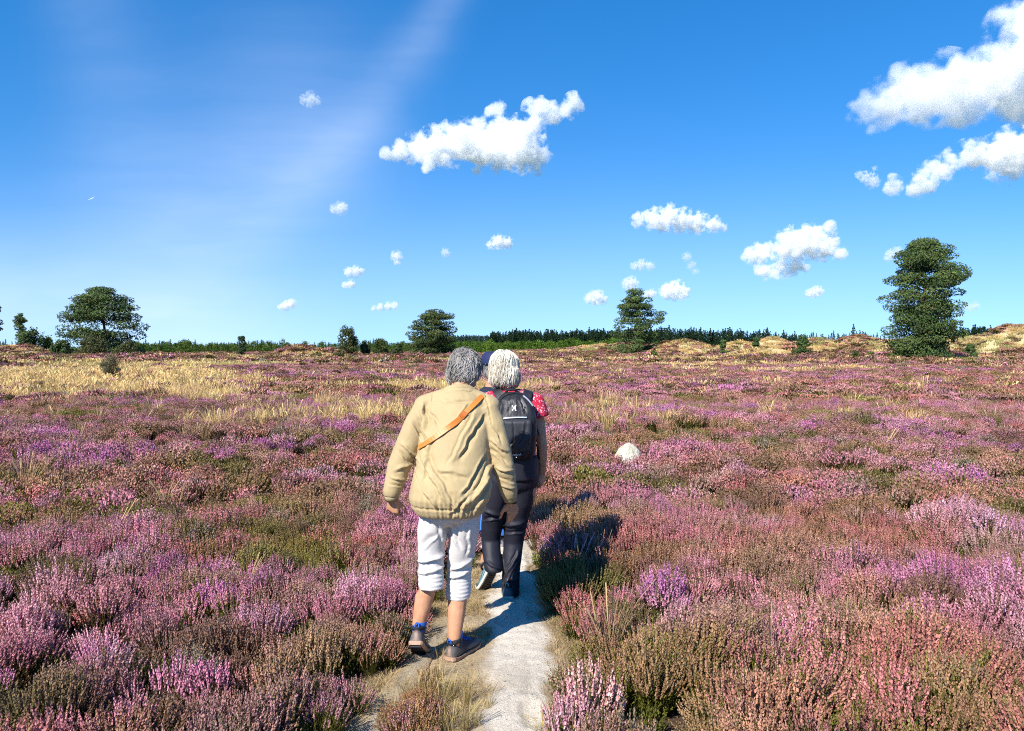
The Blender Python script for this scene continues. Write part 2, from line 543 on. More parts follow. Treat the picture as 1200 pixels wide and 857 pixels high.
def tints(x, y):
    """flower and green colours of the heather growing at x, y"""
    n = len(x)
    big = fbm(x / 5.0, y / 5.0, seed=31, octv=3)
    t = fbm(x / 1.0, y / .8, seed=32, octv=4) + .55 * (big - .5) + rng.normal(0, .035, n)
    u = fbm(x / .9, y / .8, seed=33, octv=3) + rng.normal(0, .05, n)
    r = np.hypot(x, y)
    dusty = np.array([.535, .225, .26]); rust = np.array([.43, .165, .125]); mauve = np.array([.55, .215, .335]); pale = np.array([.66, .35, .40])
    viol = np.array([.49, .15, .35]); tan = np.array([.46, .265, .155])
    f = np.tile(dusty, (n, 1))
    def blend(f, c, k): return f + (c - f) * np.clip(k, 0, 1)[:, None]
    t = t - .035 * sstep(20, 50, r)
    f = blend(f, mauve, sstep(.55, .68, t))
    f = blend(f, viol, sstep(.66, .78, t) * .8 * sstep(70, 25, r))
    f = blend(f, rust, sstep(.49, .34, t) * .75)
    f = blend(f, pale, sstep(.58, .72, u) * .8 * sstep(30, 6, r))
    f = blend(f, tan, sstep(.46, .33, u) * .7)
    f = f * rng.normal(1, .13, (n, 1)).clip(.6, 1.4) * (1 + rng.normal(0, .04, (n, 3)))
    g = np.tile(np.array([.125, .118, .030]), (n, 1))
    g = blend(g, np.array([.19, .185, .035]), sstep(.52, .66, fbm(x / .7, y / .7, seed=35)))
    g = blend(g, np.array([.17, .105, .055]), sstep(.53, .40, fbm(x / 1.3, y / 1.3, seed=36)))
    g = g * rng.normal(1, .15, (n, 1)).clip(.6, 1.5)
    ol = sstep(.54, .66, fbm(x / .6, y / .5, seed=38, octv=3)) * .5
    f = blend(f, np.array([.24, .20, .06]), ol)
    # patches that have not flowered: green or brown all over
    q = fbm(x / .75, y / .6, seed=37, octv=3)
    k = sstep(.61, .68, q) * .8
    f = f + (g * 1.15 - f) * k[:, None]
    dead = rng.random(n) < .010
    f[dead] = np.array([.27, .22, .15]); g[dead] = np.array([.20, .155, .10])
    return np.clip(f, .01, .9), np.clip(g, .005, .6)


# ------------------------------------------------------------------ ground: one sheet to the horizon
th = np.concatenate([np.linspace(-52, 52, 521), np.linspace(54, 306, 127)]) * PI / 180
rr = np.concatenate([[.25], np.geomspace(.5, 8, 90), np.geomspace(8.15, 420, 330), np.geomspace(440, 60000, 40)])
X = rr[:, None] * np.sin(th)[None]; Y = rr[:, None] * np.cos(th)[None]
Z = height(X.ravel(), Y.ravel()).reshape(X.shape)
m, n = X.shape
gi = np.arange(m)[:, None] * n; ji = np.arange(n)[None]; jn = (ji + 1) % n
Q = np.stack([gi[:-1] + ji, gi[:-1] + jn, gi[1:] + jn, gi[1:] + ji], -1).reshape(-1, 4)[:, ::-1]
Vg = np.stack([X, Y, Z], -1).reshape(-1, 3)
Vg = np.vstack([Vg, [0, 0, height(np.array([0.]), np.array([0.]))[0]]])
Tt = np.stack([np.arange(n), (np.arange(n) + 1) % n, np.full(n, m * n)], 1)
x, y = Vg[:, 0], Vg[:, 1]
rad = np.hypot(x, y)
st = straw(x, y)
fc, gc = tints(x, y)
canopy = fc * .52 + gc * .35
strawc = np.array([.48, .375, .19]) * (.8 + .4 * fbm(x / 3, y / 3, seed=41))[:, None]
soil = np.array([.075, .052, .034]) * (.7 + .6 * fbm(x * 3, y * 3, seed=42))[:, None]
far = sstep(10, 30, rad)[:, None]
gcol = soil * (1 - far) + (canopy * (1 - st[:, None]) + strawc * st[:, None]) * far
cd = corridor(x, y)
wear = sstep(.10, -.06, cd) * sstep(30, 18, rad)
gcol = gcol * (1 - wear[:, None]) + (np.array([.40, .30, .18]) * (.7 + .6 * fbm(x * 5, y * 5, seed=43))[:, None]) * wear[:, None]
# pale sand showing on the right-hand dune
sand = sstep(.56, .66, fbm(x / 7, y / 2.2, seed=44)) * sstep(1.5, 2.6, dune(x, y)) * sstep(.45, .55, x / np.maximum(y, 1))
gcol = gcol * (1 - sand[:, None]) + np.array([.50, .42, .27]) * sand[:, None]
pasture = sstep(190, 260, rad)[:, None]
gcol = gcol * (1 - pasture) + np.array([.07, .09, .03]) * pasture
me = mk_mesh('ground', Vg, [Q, Tt[:, ::-1]], {'Col': gcol}, True)
t = NT('heath_soil')
va = t.n('Attribute', attribute_name='Col')
nn = t.noise(38, 6, .7, t.pos())
c = t.mix(1.0, va.outputs['Color'], t.ramp(nn, [(.25, .55), (.75, 1.35)]), 'MULTIPLY')
t.principled(c, .95, t.bump(t.noise(60, 5, .7, t.pos()), .8, .02), .1)
ground = obj('ground', me, t.m); tag(ground, kind='structure')
if me.polygons[0].normal.z < 0: me.flip_normals()

# ------------------------------------------------------------------ sandy path: a sheet just above the ground
PY = np.array([-8, 0, 2.5, 3.2, 3.8, 4.3, 5.1, 6.5, 8, 10, 15, 25])
PC = np.array([.1, .0, .02, .02, .04, .045, .02, .04, .02, -.03, -.10, -.3])
PW = np.array([.22, .22, .22, .22, .215, .21, .19, .14, .10, .12, .1, .1])
LY = np.array([-8, 0, 2.5, 3.3, 3.7, 4.1, 4.6]); LC = np.array([-.4, -.5, -.56, -.555, -.5, -.42, -.28]); LW = np.array([.12, .12, .12, .12, .09, .05, .02])


def strip(ys, cc, ww, seed, amp=1.0):
    k = 29; s = np.linspace(-1, 1, k)
    c = cc + (fbm(ys * 1.4, ys * 0, seed=seed) - .5) * .08
    el = ww * (1 + (fbm(ys * 3.1, ys * 0 + 3, seed=seed + 1, octv=5) - .5) * 1.1)
    er = ww * (1 + (fbm(ys * 3.1, ys * 0 + 9, seed=seed + 2, octv=5) - .5) * 1.1)
    Xp = c[:, None] + np.where(s < 0, s * el[:, None], s * er[:, None])
    Yp = ys[:, None] + 0 * Xp
    z = height(Xp.ravel(), Yp.ravel()).reshape(Xp.shape)
    z = z + .004 + amp * .030 * fbm(Xp * 5, Yp * 5, seed=seed + 3, octv=4).clip(0, 1) * (1 - s ** 2) + .012 * fbm(Xp * 22, Yp * 22, seed=seed + 4) * (1 - np.abs(s) ** 6)
    # footprints
    r2 = np.random.default_rng(seed)
    for _ in range(int(len(ys) / 14)):
        fy = r2.uniform(ys[0], min(ys[-1], 8)); fx = np.interp(fy, ys, cc) + r2.uniform(-.7, .7) * np.interp(fy, ys, ww); a = r2.normal(0, .25)
        dx, dy = Xp - fx, Yp - fy
        p, q = dx * math.cos(a) - dy * math.sin(a), dx * math.sin(a) + dy * math.cos(a)
        wv = .045 + .012 * np.sin(q * 20)
        dd = (p / wv) ** 2 + (q / .13) ** 2
        z = z - .017 * np.exp(-dd ** 2) * (1 - np.abs(s) ** 4) + .005 * np.exp(-(dd - 1.35) ** 2 * 4) * (1 - np.abs(s) ** 4)
    z = np.maximum(z, height(Xp.ravel(), Yp.ravel()).reshape(Xp.shape) + .004)
    V = np.stack([Xp, Yp, z], -1).reshape(-1, 3)
    g = np.arange(len(ys) - 1)[:, None] * k; j = np.arange(k - 1)[None]
    q = np.stack([g + j, g + j + 1, g + k + j + 1, g + k + j], -1).reshape(-1, 4)
    return V, q


ys = np.concatenate([np.linspace(-8, 2, 120), np.linspace(2.02, 9, 420), np.linspace(9.1, 25, 130)])
V1, Q1 = strip(ys, np.interp(ys, PY, PC), np.interp(ys, PY, PW), 50)
yl = np.concatenate([np.linspace(-8, 2, 90), np.linspace(2.02, 4.6, 170)])
V2, Q2 = strip(yl, np.interp(yl, LY, LC), np.interp(yl, LY, LW), 60, .3)
Vp = np.vstack([V1, V2])
x, y = Vp[:, 0], Vp[:, 1]
sandc = np.array([.66, .585, .475]) * (.86 + .28 * fbm(x * 4, y * 4, seed=51))[:, None]
dirt = sstep(.50, .66, fbm(x * 6, y * 3, seed=52, octv=5))[:, None] * .35
edge = sstep(.6, 1.0, np.abs(np.concatenate([np.tile(np.linspace(-1, 1, 29), len(ys)), np.tile(np.linspace(-1, 1, 29), len(yl))])) + .8 * (fbm(x * 7, y * 5, seed=53, octv=5) - .5))[:, None]
sandc[len(V1):] *= .8
edge[len(V1):] = np.maximum(edge[len(V1):], sstep(.15, .75, np.abs(np.tile(np.linspace(-1, 1, 29), len(yl))) + .9 * (fbm(x[len(V1):] * 7, y[len(V1):] * 5, seed=55, octv=5) - .5))[:, None])
dirt[len(V1):] = np.maximum(dirt[len(V1):], sstep(.40, .56, fbm(x * 5, y * 4, seed=54, octv=5))[len(V1):, None] * .85)
pc = sandc * (1 - dirt) + np.array([.36, .29, .20]) * dirt
pc = pc * (1 - edge) + np.array([.40, .30, .18]) * (.7 + .6 * fbm(x * 5, y * 5, seed=43))[:, None] * edge
me = mk_mesh('path', Vp, [Q1, Q2 + len(V1)], {'Col': pc}, True)
if me.polygons[0].normal.z < 0: me.flip_normals()
t = NT('pale_sand')
va = t.n('Attribute', attribute_name='Col')
c = t.mix(1.0, va.outputs['Color'], t.ramp(t.noise(170, 4, .75, t.pos()), [(.3, .62), (.7, 1.18)]), 'MULTIPLY')
speck = t.ramp(t.noise(75, 3, .6, t.pos()), [(.30, .30), (.38, 1.0)])
c = t.mix(1.0, c, speck, 'MULTIPLY')
t.principled(c, .95, t.bump(t.noise(90, 7, .78, t.pos()), .9, .012), .1)
path = obj('path', me, t.m); tag(path, kind='structure')
# ------------------------------------------------------------------ heather, dry grass and litter
def frame(d):
    d = d / (np.linalg.norm(d) + 1e-9)
    r = np.array([0, 0, 1.]) if abs(d[2]) < .9 else np.array([1., 0, 0])
    u = np.cross(d, r); u /= np.linalg.norm(u)
    return d, u, np.cross(d, u)


def heather_tuft(seed, n, R, H, nfl, flo, nleaf, leaf, stemw, spread=.28):
    g = np.random.default_rng(seed)
    V, Q, C = [], [], []
    def quad(c, a, b, col):
        k = len(V); V.extend([c - a - b, c + a - b, c + a * .7 + b, c - a * .7 + b]); Q.append((k, k + 1, k + 2, k + 3)); C.extend([col] * 4)
    for i in range(n):
        rr_ = R * math.sqrt((i + .5) / n); an = i * 2.39996 + g.normal(0, .35)
        tip = np.array([rr_ * math.cos(an), rr_ * math.sin(an), H * (1 - .30 * (rr_ / R) ** 2) * g.uniform(.80, 1.08)])
        base = tip * np.array([spread, spread, 0]) + np.append(g.normal(0, .01, 2), 0)
        mid = (base + tip) / 2 + np.append(tip[:2] * .10, .06 * H)
        def cur(s): return base * (1 - s) ** 2 + 2 * mid * s * (1 - s) + tip * s * s
        fl0 = g.uniform(.62, .80)
        bright = g.uniform(.62, 1.22)
        kind = 1.0 if g.random() < .86 else .12
        # woody stem: two thin blades
        for s0, s1 in ((0, .4), (.4, .8)):
            p, q = cur(s0), cur(s1); d, u, w_ = frame(q - p)
            quad((p + q) / 2, u * stemw, (q - p) / 2, (0, .55, 0))
        for k in range(nleaf):
            s = g.uniform(.18, fl0 + .06); p = cur(s); d, u, w_ = frame(cur(s + .02) - p)
            a = g.uniform(0, 2 * PI); o_ = (u * math.cos(a) + w_ * math.sin(a))
            up = (d * .75 + o_ * .65); up /= np.linalg.norm(up)
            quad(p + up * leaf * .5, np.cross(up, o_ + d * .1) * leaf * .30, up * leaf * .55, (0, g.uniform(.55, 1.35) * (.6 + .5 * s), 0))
        for k in range(nfl):
            s = fl0 + (1.03 - fl0) * (k + g.random()) / nfl
            p = cur(s); d, u, w_ = frame(cur(s + .02) - p)
            a = k * 2.4 + g.normal(0, .3); o_ = (u * math.cos(a) + w_ * math.sin(a))
            nrm = o_ * .8 + d * .35
            taper = 1.0 - .45 * (s - fl0) / (1.03 - fl0)
            side = np.cross(nrm, d); side /= np.linalg.norm(side) + 1e-9
            upv = np.cross(side, nrm)
            sz = flo * taper * g.uniform(.75, 1.2)
            quad(p + o_ * flo * .45 * taper, side * sz * .5, upv * sz * .85, (kind, bright * g.uniform(.90, 1.12), 0))
    return mk_mesh('heather_tuft', np.array(V), [np.array(Q)], {'Col': np.array(C)})


def grass_tuft(seed, n, R, H, wd, seg=3, lean=.5, heads=.3):
    g = np.random.default_rng(seed)
    V, Q, C = [], [], []
    for i in range(n):
        a = g.uniform(0, 2 * PI); r0 = R * math.sqrt(g.random()) * .5
        b = np.array([r0 * math.cos(a), r0 * math.sin(a), 0])
        a2 = a + g.normal(0, .6); L = H * g.uniform(.55, 1.1); le = lean * g.uniform(.2, 1.1)
        o_ = np.array([math.cos(a2), math.sin(a2), 0]); sd = np.array([-math.sin(a2 + g.normal(0, 1)), math.cos(a2), 0])
        br = g.uniform(.7, 1.2); f = 1.0 if g.random() < .85 else .3
        k = len(V); hd = g.random() < heads
        for s in np.linspace(0, 1, seg + 1):
            p = b + o_ * L * le * s * s + np.array([0, 0, L * (s - .25 * le * s * s)])
            ww = wd * (1 - .85 * s)
            if hd and s > .7: ww = wd * 1.3
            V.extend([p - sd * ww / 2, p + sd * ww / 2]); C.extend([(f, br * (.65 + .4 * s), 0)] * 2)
        for s in range(seg):
            Q.append((k + 2 * s, k + 2 * s + 1, k + 2 * s + 3, k + 2 * s + 2))
    return mk_mesh('grass_tuft', np.array(V), [np.array(Q)], {'Col': np.array(C)})


M_HEATH = leaf_mat('heather_leaf_and_flower', trans=.22)
M_STRAW = leaf_mat('dry_grass_blade', trans=.3)

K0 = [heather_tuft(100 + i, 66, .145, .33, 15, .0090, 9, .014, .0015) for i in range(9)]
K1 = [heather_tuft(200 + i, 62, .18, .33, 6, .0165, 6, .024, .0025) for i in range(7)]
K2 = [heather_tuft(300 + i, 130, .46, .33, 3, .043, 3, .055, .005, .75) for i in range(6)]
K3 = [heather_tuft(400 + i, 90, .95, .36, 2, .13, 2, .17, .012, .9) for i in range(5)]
KS = (K0, K1, K2, K3)


def field(dens, r0, r1, half=47):
    """jittered points over a sector in front of and beside the walkers"""
    a = math.radians(half)
    cnt = int(dens * a * (r1 * r1 - r0 * r0))
    r = np.sqrt(rng.uniform(r0 * r0, r1 * r1, cnt)); an = rng.uniform(-a, a, cnt)
    return r * np.sin(an), r * np.cos(an)


pts, rot, scl, idx, fcs, gcs = [], [], [], [], [], []
def plant(x, y, k0, kn, smin, hmul=1.0, lean=.22, fcol=None, gcol=None):
    n = len(x)
    z = height(x, y)
    mound = .79 + (.62 - .24 * sstep(7, 20, np.hypot(x, y))) * (fbm(x / .85, y / .85, seed=61, octv=3) - .28)
    edge = sstep(.0, .45, corridor(x, y))
    s = smin * mound * rng.normal(1, .10, n).clip(.7, 1.3) * (.80 + .20 * edge)
    pts.append(np.stack([x, y, z - .01], 1))
    rot.append(np.stack([rng.normal(0, lean, n), rng.normal(0, lean, n), rng.uniform(0, 2 * PI, n)], 1))
    scl.append(np.stack([s * rng.uniform(.92, 1.2, n), s * rng.uniform(.92, 1.2, n), s * hmul * (.9 + .25 * rng.random(n))], 1))
    idx.append(k0 + rng.integers(0, kn, n))
    f, g = tints(x, y)
    fcs.append(f if fcol is None else fcol); gcs.append(g if gcol is None else gcol)


def keep(x, y, lod_gap=True, margin=.05):
    st = straw(x, y)
    k = rng.random(len(x)) > st * .93
    k &= corridor(x, y) > margin
    if lod_gap:
        k &= fbm(x / .55, y / .5, seed=62, octv=2) > .20
    # the boulder stands in its own gap
    k &= np.hypot(x - STONE[0], y - STONE[1]) > .12
    return x[k], y[k]


STONE = P(735, 541, 9.9)
x, y = field(76, 1.5, 7.5, 75); plant(*keep(x, y), 0, 9, .88)
x, y = field(34, 1.5, 9, 70); x, y = keep(x, y, False, .02); n = len(x)     # low green and brown growth between the bushes
lowc = np.where(rng.random((n, 1)) < .6, [[.13, .135, .03]], [[.19, .125, .07]]) * rng.normal(1, .18, (n, 1)).clip(.5, 1.6)
plant(x, y, 9, 7, .50, fcol=lowc, gcol=lowc * .9)
x, y = field(8, .6, 3.0, 179); q = y < 2.0; plant(*keep(x[q], y[q]), 9, 7, .88)
x, y = field(30, 7.4, 24, 60); plant(*keep(x, y), 9, 7, .92)
x, y = field(4.6, 23, 70, 57); plant(*keep(x, y, False, .3), 16, 6, 1.0)
x, y = field(1.15, 66, 185, 54)
q = rng.random(len(x)) > straw(x, y) * .9; plant(x[q], y[q], 22, 5, 1.0)
# the tuft growing between the two tracks
n = 20
x = -.39 + rng.normal(0, .06, n); y = 3.22 + rng.normal(0, .14, n)
tw = np.tile(np.array([.36, .20, .10]), (n, 1)) * rng.normal(1, .15, (n, 1)); tg = np.tile(np.array([.16, .13, .03]), (n, 1))
tw[::4] = (.42, .20, .20)
plant(x, y, 0, 9, .62, fcol=tw, gcol=tg)
n = 9
x = .26 + rng.normal(0, .06, n); y = 3.05 + rng.normal(0, .12, n)
plant(x, y, 0, 9, .55, fcol=np.tile(np.array([.20, .20, .04]), (n, 1)), gcol=np.tile(np.array([.16, .17, .03]), (n, 1)))
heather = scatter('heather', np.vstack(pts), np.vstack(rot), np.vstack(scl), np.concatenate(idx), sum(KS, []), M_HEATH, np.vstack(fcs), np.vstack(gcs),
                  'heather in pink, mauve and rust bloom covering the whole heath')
heather['category'] = 'heather'

# ---- dry grass
G0 = [grass_tuft(500 + i, 34, .09, .42, .0042, 4) for i in range(5)]
G1 = [grass_tuft(520 + i, 48, .28, .40, .012, 3) for i in range(5)]
G2 = [grass_tuft(540 + i, 60, .62, .44, .036, 3) for i in range(5)]
G3 = [grass_tuft(560 + i, 60, 1.3, .48, .09, 2) for i in range(4)]
G4 = [grass_tuft(580 + i, 40, .16, .085, .0045, 3, 1.5, 0) for i in range(5)]     # low trodden grass
pts, rot, scl, idx, fcs, gcs = [], [], [], [], [], []
def grass(x, y, k0, kn, s, base=(.76, .54, .24)):
    n = len(x)
    pts.append(np.stack([x, y, height(x, y) - .01], 1))
    rot.append(np.stack([rng.normal(0, .12, n), rng.normal(0, .12, n), rng.uniform(0, 2 * PI, n)], 1))
    sc = s * rng.normal(1, .18, n).clip(.5, 1.5)
    scl.append(np.stack([sc, sc, sc], 1)); idx.append(k0 + rng.integers(0, kn, n))
    base = np.array(base) + (np.array([.40, .40, .15]) - np.array(base)) * (sstep(.5, .66, fbm(x / 4, y / 3, seed=75)) * sstep(40, 80, y) * .8)[:, None]
    c = base * rng.normal(1, .13, (n, 1)).clip(.6, 1.4) * (1 + rng.normal(0, .03, (n, 3)))
    fcs.append(c); gcs.append(c * np.array([.70, .70, .55]))
x, y = field(9, 15, 30, 58); q = (rng.random(len(x)) < straw(x, y) * 1.0 + .04); grass(x[q], y[q], 5, 5, 1.0)
x, y = field(2.2, 28, 75, 57); q = (rng.random(len(x)) < straw(x, y) * .95 + .03); grass(x[q], y[q], 10, 5, .95)
x, y = field(1.1, 70, 185, 54); q = (rng.random(len(x)) < straw(x, y) * .8 + .02 + .25 * sstep(.5, 1.3, dune(x, y))); grass(x[q], y[q], 15, 4, .9)
# wisps standing in the heather
x, y = field(1.1, 2.2, 16, 50); q = (corridor(x, y) > .12) & (fbm(x / 1.6, y / 1.6, seed=71) > .57); grass(x[q], y[q], 0, 5, .85, (.44, .31, .16))
x, y = field(1.0, 8, 24, 46); q = (corridor(x, y) > .2) & (fbm(x / 2.6, y / 2.6, seed=72) > .54); grass(x[q], y[q], 0, 5, 1.15, (.56, .38, .20))
# the stand of bents at the right-hand edge of the path
x = rng.normal(.44, .08, 6); y = rng.normal(4.1, .2, 6); grass(x, y, 0, 5, .55)
# trodden straw and short grass along the tracks
x, y = rng.uniform(-1.0, .6, 9000), rng.uniform(2.3, 9, 9000)
cdv = corridor(x, y); off = np.abs(x - np.interp(y, PY, PC)) / np.interp(y, PY, PW); offl = np.abs(x - np.interp(y, LY, LC)) / np.interp(y, LY, LW)
q = (cdv < .14) & (off > .95 + .5 * (rng.random(9000) - .5)) & ((offl > .8) | (y > 4.4)) & (fbm(x * 4, y * 4, seed=73) > .40)
feet = np.min([np.hypot((x - fx) * 1.6, y - fy) for fx, fy in ((-.47, 3.9), (-.29, 3.82), (-.25, 4.0), (-.13, 4.95), (0, 4.95))], axis=0)
q &= feet > .18
grass(x[q], y[q], 19, 5, .5, (.56, .42, .22))
x = rng.normal(-.34, .13, 26); y = rng.normal(3.25, .22, 26); grass(x, y, 0, 5, .40, (.48, .36, .15))
x = rng.normal(-.34, .10, 12); y = rng.normal(3.5, .10, 12); grass(x, y, 0, 5, .30, (.46, .34, .15))
x = rng.normal(.24, .05, 14); y = rng.normal(3.15, .2, 14); grass(x, y, 19, 5, 1.1, (.50, .40, .10))
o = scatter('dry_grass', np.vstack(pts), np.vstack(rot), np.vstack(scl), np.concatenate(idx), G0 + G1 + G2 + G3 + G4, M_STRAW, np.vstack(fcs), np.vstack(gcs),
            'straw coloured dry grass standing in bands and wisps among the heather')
o['category'] = 'dry grass'

# ---- twigs and crumbs on the path
tw = []
for i in range(4):
    b = B(); g = np.random.default_rng(600 + i)
    p = np.array([[s * .05, math.sin(s * 3 + i) * .006, .003] for s in np.linspace(-.6, .6, 6)]); b.tube(p, [.0016, .002, .002, .0018, .0014, .0008], 5)
    if i % 2: b.tube(np.array([[0, 0, .003], [.012, .016, .005], [.02, .024, .004]]), [.0014, .001, .0006], 5)
    tw.append(mk_mesh('twig', b.verts(), [np.vstack(b.Q), np.vstack(b.T)], {'Col': np.tile([1, 1, 0.], (b.n, 1))}))
for i in range(3):
    b = B(); b.ell((0, 0, .003), (.006, .005, .004), n=7); V = b.verts(); V += np.random.default_rng(i).normal(0, .0008, V.shape)
    tw.append(mk_mesh('crumb', V, [np.vstack(b.Q), np.vstack(b.T)], {'Col': np.tile([1, 1, 0.], (b.n, 1))}))
n = 460
y = rng.uniform(2.4, 8, n); x = np.interp(y, PY, PC) + rng.normal(0, .8, n) * np.interp(y, PY, PW)
c = np.where(rng.random((n, 1)) < .6, [[.13, .085, .05]], [[.32, .25, .17]]) * rng.normal(1, .2, (n, 1)).clip(.5, 1.5)
s = rng.uniform(.25, .7, n)
o = scatter('path_litter', np.stack([x, y, height(x, y) + .014], 1), np.stack([0 * x, rng.normal(0, .1, n), rng.uniform(0, 6.28, n)], 1), np.stack([s, s, s], 1),
            rng.integers(0, 7, n), tw, leaf_mat('twig_bark', trans=0.0), c, c, 'brown twigs and crumbs lying on the pale sand of the path')
o['category'] = 'litter'
# ------------------------------------------------------------------ trees, shrubs, woods
M_NEEDLE = vcol_leaf_mat('pine_needles', .12, .55)
M_LEAF = vcol_leaf_mat('broad_leaves', .25, .5)
t = NT('pine_bark')
nb = t.noise(14, 6, .7, t.objco())
t.principled(t.ramp(nb, [(.3, (.045, .032, .024)), (.7, (.16, .10, .07))]), .9, t.bump(nb, .8, .03), .1)
M_BARK = t.m


def rot_frames(n, g, up=.6):
    """random leaf planes whose normals lean upwards and outwards"""
    v = g.normal(0, 1, (n, 3)); v[:, 2] = np.abs(v[:, 2]) + up
    v /= np.linalg.norm(v, axis=1)[:, None]
    r = g.normal(0, 1, (n, 3)); u = np.cross(v, r); u /= np.linalg.norm(u, axis=1)[:, None]
    return v, u, np.cross(v, u)


def facing(out, g, up):
    v = out * 1.0 + g.normal(0, .55, out.shape); v[:, 2] += up * .6
    v /= np.linalg.norm(v, axis=1)[:, None]
    u = np.cross(v, g.normal(0, 1, out.shape)); u /= np.linalg.norm(u, axis=1)[:, None]
    return v, u, np.cross(v, u)


def leaf_quads(c, size, asp, g, up=.6, out=None):
    n = len(c)
    v, u, w_ = rot_frames(n, g, up) if out is None else facing(out, g, up)
    s = size * g.uniform(.6, 1.3, (n, 1))
    a, b = u * s, w_ * s * asp
    V = np.stack([c - a, c - b * .9 + a * .1, c + a, c + b + a * .1], 1).reshape(-1, 3)
    V += np.repeat(v * s * .15, 4, 0) * np.tile([[1], [-1], [1], [-1]], (n, 1))
    return V, np.arange(4 * n).reshape(-1, 4)


def pads_to_mesh(name, pads, per, size, asp, cols, g, up=.7, shell=.55):
    """pads: (center, rx, ry, rz); leaf colour varies from pad to pad and leaf to leaf"""
    Vs, Cs = [], []
    vol = np.array([p[1] * p[2] * p[3] for p in pads]) ** (2 / 3); vol = vol / vol.mean()
    for (c, rx, ry, rz), k in zip(pads, vol):
        n = max(6, int(per * k))
        d = g.normal(0, 1, (n, 3)); d /= np.linalg.norm(d, axis=1)[:, None]
        r = shell + (1.06 - shell) * g.random((n, 1)) ** .7
        q = c + d * r * np.array([rx, ry, rz])
        q += (vnoise(q[:, 0] * 2 / rx, q[:, 1] * 2 / rx, q[:, 2] * 2 / rz, 9)[:, None] - .5) * np.array([rx, ry, rz]) * .25
        V, _ = leaf_quads(q, size, asp, g, up, d)
        Vs.append(V)
        base = cols[0] + (cols[1] - cols[0]) * g.random()
        cc = base * g.normal(1, .22, (n, 1)).clip(.45, 1.7)
        br = g.random((n, 1)) < .03
        cc = np.where(br, np.array([.13, .075, .03]), cc)
        Cs.append(np.repeat(cc, 4, 0))
    V = np.vstack(Vs)
    return mk_mesh(name, V, [np.arange(len(V)).reshape(-1, 4)], {'Col': np.vstack(Cs)})


def limb(b, p0, p1, r0, r1, g, sag=.0, n=6):
    p0 = np.asarray(p0, float); p1 = np.asarray(p1, float)
    L = np.linalg.norm(p1 - p0)
    pts = [p0 + (p1 - p0) * s + np.array([g.normal(0, .035 * L), g.normal(0, .035 * L), sag * L * math.sin(PI * s)]) * math.sin(PI * s) for s in np.linspace(0, 1, 6)]
    b.tube(pts, np.linspace(r0, r1, 6), n)


PINE = (np.array([.042, .076, .022]), np.array([.105, .150, .040]))
SPRUCE = (np.array([.028, .052, .020]), np.array([.05, .080, .030]))
GREEN = (np.array([.055, .105, .015]), np.array([.11, .16, .025]))
OLIVE = (np.array([.07, .085, .025]), np.array([.12, .12, .04]))


def pine(label, px, base_py, d, top_py, prof, npads, pad, per, size, seed, trunk_r=.28, lean=0.0, flat=.42, cat='tree', name='pine_tree', cols=PINE, group=None, holes=(), bare=0.0, layers=0):
    """prof: (height share, left reach, right reach) in photograph pixels at this distance"""
    g = np.random.default_rng(seed)
    k = d / FPX
    b0 = P(px, base_py, d); b0[2] = height(b0[:1], b0[1:2])[0]
    H = P(px, top_py, d)[2] - b0[2]
    e = empty(name, b0); tag(e, label, cat, group)
    ts = [p[0] for p in prof]; Ls = [p[1] * k for p in prof]; Rs = [p[2] * k for p in prof]
    b = B()
    tp = [np.array([lean * s * H + .02 * H * math.sin(s * 4 + seed), .02 * H * math.sin(s * 3 + 2 * seed), s * H * .97 - .15]) for s in np.linspace(0, 1, 12)]
    b.tube(tp, trunk_r * (1 - .93 * np.linspace(0, 1, 12)) * np.where(np.linspace(0, 1, 12) < .03, 1.5, 1), 10)
    pads = []
    tries = 0
    while len(pads) < npads and tries < npads * 30:
        tries += 1
        s = g.uniform(ts[0], ts[-1])
        if layers: s = np.clip((round(s * layers) + g.normal(0, .13)) / layers, ts[0], ts[-1])
        l, r = np.interp(s, ts, Ls), np.interp(s, ts, Rs)
        a = g.uniform(0, 2 * PI); m_ = (l + r) / 2
        R = (r if math.cos(a) > 0 else l) * abs(math.cos(a)) + m_ * (1 - abs(math.cos(a)))
        q = math.sqrt(g.uniform(.10, 1))
        pr = pad * k * g.uniform(.5, 1.3) * (.6 + .4 * min(1, R / (m_ + 1e-6)))
        rad = max(0, R * g.uniform(.90, 1.07) - pr * .75) * q
        tr = np.array([np.interp(s * H, [p[2] for p in tp], [p[j] for p in tp]) for j in (0, 1)])
        c = np.array([tr[0] + rad * math.cos(a), tr[1] + rad * math.sin(a), s * H])
        if any(abs(c[0] - hx * k) < hw * k and abs(c[2] / H - hs_) < hh for hx, hs_, hw, hh in holes): continue
        pads.append((c, pr, pr, pr * flat * g.uniform(.8, 1.25)))
        if g.random() < .6:
            z0 = max(bare * H * .8, min(c[2] * .93, c[2] - .30 * rad))
            p0 = np.array([np.interp(z0, [p[2] for p in tp], [p[j] for p in tp]) for j in range(3)])
            limb(b, p0, c - np.array([0, 0, pr * .1]), trunk_r * .34 * (1 - .6 * s), trunk_r * .06, g, .08)
    obj('trunk', b.mesh('trunk'), M_BARK, e)
    obj('crown', pads_to_mesh('crown', pads, per, size, .42, cols, g, .7, .72), M_NEEDLE, e)
    return e


